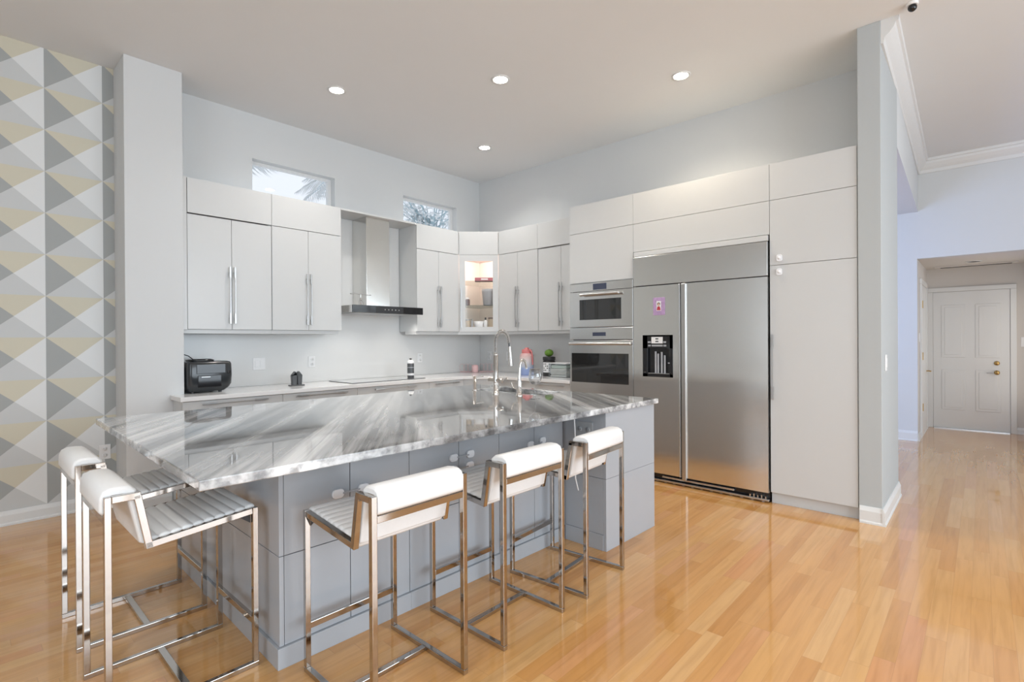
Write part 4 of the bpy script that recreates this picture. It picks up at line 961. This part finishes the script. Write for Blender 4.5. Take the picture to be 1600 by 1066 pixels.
def make_stool(label):
    OFFZ = Vector((0, 0, 0)); t = thing('bar_stool', label, 'bar stool', OFFZ, 'white bar stools around the island')
    w = 0.2065; tb = 0.0215; D = 0.492; b = 0.002
    for s in (-1, 1):
        x = s*w; a_, c_ = x-tb/2, x+tb/2
        part('leg', MB().box(a_, c_, -tb, 0, tb, 0.652, b), 'stool_chrome', t)
        part('leg', MB().box(a_, c_, -D-tb/2, -D+tb/2, tb, 0.802, b), 'stool_chrome', t)
        part('floor_rail', MB().box(a_, c_, -D-tb/2, 0, 0, tb-0.0005, b), 'stool_chrome', t)
        part('seat_rail', MB().bar((x, -tb, 0.640), (x, -0.385, 0.604), tb, 0.024, (1, 0, 0), b), 'stool_chrome', t)
        part('back_post', MB().bar((x, -0.372, 0.594), (x, -0.408, 0.792), tb, 0.024, (1, 0, 0), b).bar((x, -0.398, 0.790), (x, -D+tb/2, 0.790), tb, 0.024, (1, 0, 0), b), 'stool_chrome', t)
        part('corner_bracket', MB().prism([(-0.024, 0.628), (-0.024, 0.588), (-0.072, 0.625)], x-s*0.011-0.002, x-s*0.011+0.002, axis='x'), 'blackm', t)
    wi = w-tb/2
    part('crossbar', MB().box(-wi, wi, -D/2-0.013, -D/2+0.013, 0.001, tb-0.002, b), 'stool_chrome', t)
    part('footrest', MB().box(-wi, wi, -tb+0.002, -0.002, 0.172, 0.198, b), 'stool_chrome', t)
    part('seat_rail', MB().box(-wi, wi, -tb+0.003, -0.003, 0.612, 0.634, b), 'stool_chrome', t)
    part('back_rail', MB().box(-wi, wi, -D-tb/2, -D+tb/2-0.01, 0.708, 0.734, b), 'stool_chrome', t)
    # channel tufted seat
    c1 = lerp_path([(-0.003, 0.643), (-0.376, 0.606)], 120)
    def rib(i, n, k, lo, hi): return lo+(hi-lo)*abs(math.sin(PI*k*i/n))**0.55
    n1 = len(c1)-1
    part('seat', pad(c1, [rib(i, n1, 10, 0.0135, 0.0205) for i in range(n1+1)], [0.014]*(n1+1), wi-0.001, -1), 'leather', t)
    # backrest pad: up the slant, over the top, down to the rear rail
    P = [(-0.384, 0.612), (-0.419, 0.774)]
    c2 = lerp_path(P, 30)
    arc_ = [(-0.420, 0.786), (-0.423, 0.800), (-0.432, 0.806), (-0.45, 0.8085), (-0.478, 0.8085), (-0.489, 0.804), (-0.493, 0.793)]
    c2 = c2+arc_+lerp_path([(-0.4935, 0.780), (-0.494, 0.738)], 4)
    n2 = len(c2)-1
    th = [rib(i, 30, 3, 0.012, 0.021) if i <= 30 else 0.018 for i in range(n2+1)]
    part('backrest', pad(c2, [0.001+q for q in th], [0.014 if i <= 30 else 0.010 for i in range(n2+1)], wi-0.001, -1), 'leather', t)
    return t
st = make_stool('white bar stool nearest the camera on the long side of the island, left of three')
def stool_at(x, y, rz): return Matrix.Translation((x, y, 0)) @ Matrix.Rotation(R(rz), 4, 'Z')
stools = [((-3.951, -3.275, 0), None), ((-3.318, -3.285, 0), 'white bar stool in the middle of the three on the long side of the island'),
          ((-2.755, -3.284, 4.5), 'white bar stool farthest right, against the gray end block of the island'),
          ((-4.262, -2.22, -90), 'white bar stool at the island end, closer to the triangle wallpaper'),
          ((-4.272, -2.882, -90), 'white bar stool at the island end under the near marble corner')]
for (x, y, r_), lb in stools:
    if lb is None: continue
    copy_tree(st, stool_at(x, y, r_), lb)
st.matrix_world = stool_at(*stools[0][0])

# ------------------------------------------------------------------ things on the wall worktop
z = CZ+0.0006
# air fryer
t = thing('air_fryer', 'black box shaped air fryer oven at the left end of the white worktop', 'air fryer', (-3.61, -0.26, CZ))
def loft(secs, mi=0):
    n = len(secs[0][0]); vs = [(p[0], p[1], zz) for pts, zz in secs for p in pts]; fs = []
    for s_ in range(len(secs)-1):
        for i in range(n): j = (i+1) % n; fs.append((s_*n+i, s_*n+j, (s_+1)*n+j, (s_+1)*n+i))
    mb = MB().add(vs, fs, mi, True); k = len(secs)-1
    mb.add(vs[:n], [tuple(range(n))[::-1]], mi); mb.add(vs[k*n:], [tuple(range(n))], mi); return mb
X0, X1, Y0, Y1 = -3.79, -3.437, -0.435, -0.09
part('body', loft([(rrect(X0+0.02, X1-0.05, Y0+0.03, Y1-0.02, 0.05), z+0.012), (rrect(X0+0.004, X1-0.02, Y0+0.008, Y1-0.006, 0.055), z+0.04), (rrect(X0, X1-0.004, Y0, Y1, 0.05), z+0.075), (rrect(X0, X1, Y0, Y1, 0.045), z+0.15), (rrect(X0, X1-0.004, Y0, Y1, 0.045), z+0.245), (rrect(X0+0.004, X1-0.012, Y0+0.006, Y1-0.006, 0.045), z+0.262), (rrect(X0+0.02, X1-0.03, Y0+0.02, Y1-0.02, 0.045), z+0.268)]), 'fryer', t)
part('window', MB().box(-3.715, -3.535, Y0-0.004, Y0+0.006, z+0.05, z+0.150, 0.003), 'black', t, 'black glass window')
part('handle', MB().box(-3.69, -3.62, Y0-0.008, Y0-0.004, z+0.132, z+0.141, 0.002), 'nickel', t)
part('control_panel', MB().box(-3.725, -3.50, Y0-0.003, Y0+0.006, z+0.165, z+0.245, 0.003), 'black', t, 'glossy control panel')
part('knob', MB().lathe([(0.014, 0), (0.013, -0.012), (0, -0.013)], (-3.475, Y0+0.004, z+0.17), 18, axis='y'), 'black', t)
part('lid', loft([(rrect(-3.735, -3.56, -0.36, -0.15, 0.04), z+0.268), (rrect(-3.74, -3.555, -0.365, -0.145, 0.04), z+0.278), (rrect(-3.71, -3.58, -0.34, -0.17, 0.04), z+0.288)]), 'black', t)
for a, b_ in ((X0+0.05, Y0+0.06), (X1-0.09, Y0+0.06), (X0+0.05, Y1-0.05), (X1-0.09, Y1-0.05)): part('foot', MB().lathe([(0.014, 0), (0.014, 0.013)], (a, b_, z), 14), 'blackm', t)
part('cord', MB().tube([(-3.775, -0.14, z+0.24), (-3.785, -0.17, z+0.30), (-3.77, -0.22, z+0.33), (-3.74, -0.27, z+0.315), (-3.715, -0.31, z+0.285)], 0.004, 8), 'blackm', t)
# shaker set
t = thing('shaker_set', 'pair of dark gray shakers with pointed tips on a small tray', 'shakers', (-2.825, -0.33, CZ))
part('tray', MB().box(-2.893, -2.757, -0.365, -0.295, z, z+0.010, 0.003), 'darkgray', t)
for s_ in (-1, 1):
    xc_ = -2.825+s_*0.026
    q = part('shaker', loft([(rrect(xc_-0.021, xc_+0.021, -0.355, -0.305, 0.01), z+0.0105), (rrect(xc_-0.024, xc_+0.024, -0.357, -0.303, 0.01), z+0.085), (rrect(xc_-0.025, xc_+0.025, -0.358, -0.302, 0.01), z+0.100)]), 'darkgray', t)
    part('tip', MB().prism([(xc_-0.024, z+0.1005), (xc_+0.024, z+0.1005), (xc_+s_*0.020, z+0.108), (xc_-s_*0.006, z+0.140), (xc_-s_*0.014, z+0.132), (xc_-s_*0.02, z+0.108)][::1], -0.35, -0.31, axis='y'), 'darkgray', q)
# spray bottle by the cooktop
bx_, by_ = -1.525, -0.42
zz = CZ+0.0068
t = thing('spray_bottle', 'dark gray bottle with white shoulder and black cap on the right end of the cooktop', 'bottle', (bx_, by_, CZ))
part('body', MB().lathe([(0.037, 0), (0.039, 0.004), (0.039, 0.05), (0.039, 0.165)], (bx_, by_, zz)), 'darkgray', t)
part('label_band', MB().lathe([(0.0396, 0.028), (0.0398, 0.032), (0.0398, 0.048), (0.0396, 0.052)], (bx_, by_, zz)), 'white', t, 'white stripe')
part('label_print', MB().lathe([(0.0396, 0.115), (0.0398, 0.117), (0.0398, 0.122), (0.0396, 0.124)], (bx_, by_, zz)), 'graycloth', t)
part('shoulder', MB().lathe([(0.039, 0.1655), (0.037, 0.19), (0.018, 0.205), (0, 0.2055)], (bx_, by_, zz)), 'white', t)
part('cap', MB().lathe([(0.014, 0.206), (0.014, 0.222), (0, 0.224)], (bx_, by_, zz)), 'blackm', t)
# pink jar with wire hoops
M['pink'] = vary(mat('pale_pink_ceramic', (0.80, 0.52, 0.52), 0.3), 8, 0.03)
M['pinkwire'] = vary(mat('pale_pink_wire', (0.68, 0.45, 0.45), 0.35), 8, 0.05)
t = thing('utensil_rack', 'pale pink wire loop rack in the worktop corner', 'rack', (-0.26, -0.22, CZ))
mb = MB()
for i in range(9):
    yy = 0.02-0.0*i; f = i/8; cx_, cy_ = -0.42+0.30*f, -0.08-0.30*f
    if 3 <= i <= 4: continue
    loop = [(cx_+0.035*math.cos(a)*0.7, cy_-0.035*math.cos(a)*0.7, z+0.062+0.052*math.sin(a)) for a in [2*PI*k/20 for k in range(21)]]
    mb.tube(loop, 0.0022, 6, cap=False)
part('loops', mb, 'pinkwire', t)
part('base', MB().tube([(-0.44, -0.06, z+0.006), (-0.10, -0.40, z+0.006)], 0.005, 8), 'pinkwire', t)
jx, jy = -0.335, -0.245
t = thing('pink_jar', 'small pale pink rounded jar in front of the wire loop rack', 'jar', (jx, jy, CZ))
part('body', MB().lathe([(0.036, 0), (0.043, 0.006), (0.046, 0.04), (0.044, 0.075)], (jx, jy, z)), 'pink', t)
part('lid', MB().lathe([(0.044, 0.0755), (0.041, 0.092), (0.025, 0.102), (0, 0.104)], (jx, jy, z)), 'pink', t)
# large gradient bottle
M['ombre'] = mat('ombre_bottle', (0.8, 0.6, 0.6), 0.3)
n, l_ = nodes_of(M['ombre']); tc = n.new('ShaderNodeTexCoord'); sp = n.new('ShaderNodeSeparateXYZ'); l_.new(tc.outputs['Object'], sp.inputs[0])
cr = ramp(n, l_, mathn(n, l_, 'DIVIDE', sp.outputs[2], 0.27), [(0.0, (0.30, 0.38, 0.66)), (0.32, (0.34, 0.43, 0.68)), (0.40, (0.52, 0.56, 0.66)), (0.65, (0.66, 0.60, 0.60)), (0.85, (0.72, 0.52, 0.50)), (1.0, (0.70, 0.40, 0.40))])
l_.new(cr, n['Principled BSDF'].inputs['Base Color'])
M['coral'] = vary(mat('coral_plastic', (0.66, 0.20, 0.20), 0.35), 8, 0.05)
px, py = -0.30, -1.137
t = thing('water_bottle', 'large water bottle fading from pink to blue with a coral lid', 'bottle', (px, py, CZ))
part('body', MB().lathe([(0.082, 0), (0.088, 0.006), (0.088, 0.235), (0.080, 0.255), (0.062, 0.270)], (px, py, z)), 'ombre', t)
part('lid', MB().lathe([(0.062, 0.2705), (0.062, 0.312), (0.045, 0.320), (0.028, 0.322), (0.028, 0.338), (0, 0.34)], (px, py, z)), 'coral', t)
part('strap', MB().tube([(px-0.01, py-0.055, z+0.315), (px-0.02, py-0.095, z+0.29), (px-0.02, py-0.108, z+0.22), (px-0.02, py-0.112, z+0.13)], 0.009, 8), 'coral', t)
# black tub with lime on top
px, py = -0.26, -1.455
t = thing('supplement_tub', 'black tub with white printed label behind the clear box', 'tub', (px, py, CZ))
part('body', MB().lathe([(0.072, 0), (0.076, 0.005), (0.076, 0.172), (0.066, 0.186)], (px, py, z)), 'blackm', t)
part('lid', MB().lathe([(0.074, 0.1865), (0.076, 0.19), (0.076, 0.226), (0.07, 0.231), (0, 0.232)], (px, py, z)), 'blackm', t)
lab = MB(); vs = []; A0, A1 = R(150), R(236)
for i in range(13):
    a = A0+(A1-A0)*i/12; vs += [(px+0.0772*math.cos(a), py+0.0772*math.sin(a), z+0.045), (px+0.0772*math.cos(a), py+0.0772*math.sin(a), z+0.165)]
lab.add(vs, [(2*i, 2*i+2, 2*i+3, 2*i+1) for i in range(12)], 0, True)
q = part('label', lab, 'white', t, 'white label with dark print')
lab = MB()
for row in range(4):
    for i in range(4):
        if (row+i) % 3 == 2: continue
        a = R(162+18*i); a2 = a+R(11); zz_ = z+0.065+row*0.025; r_ = 0.0776
        lab.add([(px+r_*math.cos(a), py+r_*math.sin(a), zz_), (px+r_*math.cos(a2), py+r_*math.sin(a2), zz_), (px+r_*math.cos(a2), py+r_*math.sin(a2), zz_+0.012), (px+r_*math.cos(a), py+r_*math.sin(a), zz_+0.012)], [(0, 1, 2, 3)])
part('print', lab, 'blackm', q)
M['lime'] = vary(mat('green_lime', (0.11, 0.24, 0.02), 0.35), 40, 0.25, bump=0.1)
t = thing('lime', 'green lime sitting on the lid of the black tub', 'fruit', (px, py, z+0.2325))
part('flesh', MB().ball((px, py, z+0.2325+0.044), 0.052, 0.056, 0.044, 24), 'lime', t)
part('stem_end', MB().lathe([(0.007, 0), (0.004, 0.004), (0, 0.005)], (px, py-0.0, z+0.2325+0.0865), 10), 'brown', t)
# clear storage box with napkins
M['clear'] = pane_mat('clear_plastic', 0.1, (0.93, 0.95, 0.96))
M['paperw'] = vary(mat('folded_paper', (0.80, 0.78, 0.74), 0.6), 20, 0.04)
M['green'] = vary(mat('pale_green_print', (0.62, 0.70, 0.60), 0.5), 20, 0.05)
ax0, ax1, ay0, ay1 = -0.40, -0.18, -1.815, -1.555
t = thing('storage_box', 'clear plastic box of folded napkins beside the oven tower', 'box', (-0.29, -1.685, CZ))
mb = MB(); h = 0.155
mb.box(ax0, ax1, ay0, ay1, z, z+0.004).box(ax0, ax0+0.004, ay0, ay1, z+0.004, z+h).box(ax1-0.004, ax1, ay0, ay1, z+0.004, z+h).box(ax0+0.004, ax1-0.004, ay0, ay0+0.004, z+0.004, z+h).box(ax0+0.004, ax1-0.004, ay1-0.004, ay1, z+0.004, z+h)
part('body', mb, 'clear', t)
part('lid', MB().box(ax0-0.004, ax1+0.004, ay0-0.004, ay1+0.004, z+h+0.0005, z+h+0.012, 0.003), 'white', t)
mb = MB()
for i in range(6):
    o_x = 0.006*math.sin(i*2.1); mb.box(ax0+0.014+o_x, ax1-0.014, ay0+0.014, ay1-0.016-0.006*(i % 2), z+0.0045+i*0.016, z+0.0185+i*0.016, 0.005)
part('napkins', mb, 'paperw', t)
part('packet', MB().box(ax0+0.016, ax1-0.02, ay0+0.03, ay1-0.03, z+0.103, z+0.138, 0.006), 'green', t)

# ------------------------------------------------------------------ greenery outside the clerestory windows
M['leaf'] = vary(mat('hazy_pale_leaf', (0.70, 0.73, 0.74), 0.6), 3, 0.2)  # haze and overexposure are put into the pale leaf colour
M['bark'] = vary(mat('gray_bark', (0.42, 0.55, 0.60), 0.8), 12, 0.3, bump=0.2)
def frond(mb, p0, d, L, droop, nl=26, ll=0.42):
    p0 = Vector(p0); d = Vector(d).normalized(); side = d.cross(Vector((0, 0, 1))).normalized(); prev = None; pts = []
    for i in range(nl+1):
        s = i/nl; p = p0+d*L*s+Vector((0, 0, -droop*s*s*L)); pts.append(p)
    mb.tube(pts, [0.014*(1-0.8*i/nl) for i in range(nl+1)], 5, 1)
    for i in range(3, nl+1):
        s = i/nl; tng = (pts[i]-pts[i-1]).normalized(); le = ll*math.sin(PI*min(1, s*0.85+0.12))
        for sg in (-1, 1):
            tip = pts[i]+(side*sg*0.75+tng*0.65+Vector((0, 0, -0.25-0.2*random.random())))*le
            wv = tng*0.016; mid = (pts[i]*0.5+tip*0.5)+Vector((0, 0, 0.02))
            mb.add([pts[i]-wv*0.6, pts[i]+wv*0.6, mid+wv, tip, mid-wv], [(0, 1, 2, 3, 4)], 0)
def palm(x, y, top, fr, label, base_z=-0.1):
    t = thing('palm_tree', label, 'palm', (x, y, base_z))
    part('trunk', MB().tube([(x, y, base_z), (x+0.06, y, top*0.5), (x, y, top)], [0.13, 0.10, 0.08], 10), 'bark', t)
    mb = MB()
    for az, el, L, dr in fr:
        frond(mb, (x, y, top), (math.cos(R(az))*math.cos(R(el)), math.sin(R(az))*math.cos(R(el)), math.sin(R(el))), L, dr)
    part('fronds', mb, ['leaf', 'bark'], t)
palm(-2.72, 3.3, 3.98, [(a, 12+(a*7) % 23, 1.35, 0.22) for a in range(-60, 300, 24)], 'palm whose fronds hang into the top left of the first clerestory window')
palm(0.12, 3.4, 4.38, [(a, 8+(a*5) % 19, 1.15, 0.62) for a in range(10, 360, 24)], 'palm whose drooping frond shows at the right of the first clerestory window')
t = thing('leafy_tree', 'leafy tree filling the second clerestory window', 'tree', (3.6, 5.5, -0.1))
part('trunk', MB().tube([(3.6, 5.5, -0.1), (3.65, 5.5, 2.4), (3.5, 5.4, 4.6)], [0.14, 0.10, 0.06], 10), 'bark', t)
mb = MB(); br = MB()
for i in range(36):
    a = random.uniform(0, 2*PI); e = Vector((3.5+1.7*math.cos(a)*random.uniform(0.3, 1), 5.4+0.9*math.sin(a)*random.uniform(0.3, 1), random.uniform(4.0, 6.4)))
    s0 = Vector((3.57, 5.45, random.uniform(3.2, 4.5))); br.tube([s0, (s0+e)/2+Vector((0, 0, 0.1)), e], [0.022, 0.014, 0.006], 5)
    for k in range(26):
        c_ = s0.lerp(e, random.uniform(0.35, 1.05))+Vector((random.gauss(0, .14), random.gauss(0, .14), random.gauss(0, .14)))
        u = Vector((random.gauss(0, 1), random.gauss(0, 1), random.gauss(0, 1))).normalized(); v = u.orthogonal().normalized(); L = random.uniform(0.07, 0.12)
        mb.add([c_-u*L, c_+v*L*0.4, c_+u*L, c_-v*L*0.4], [(0, 1, 2, 3)])
part('branches', br, 'bark', t); part('foliage', mb, 'leaf', t)
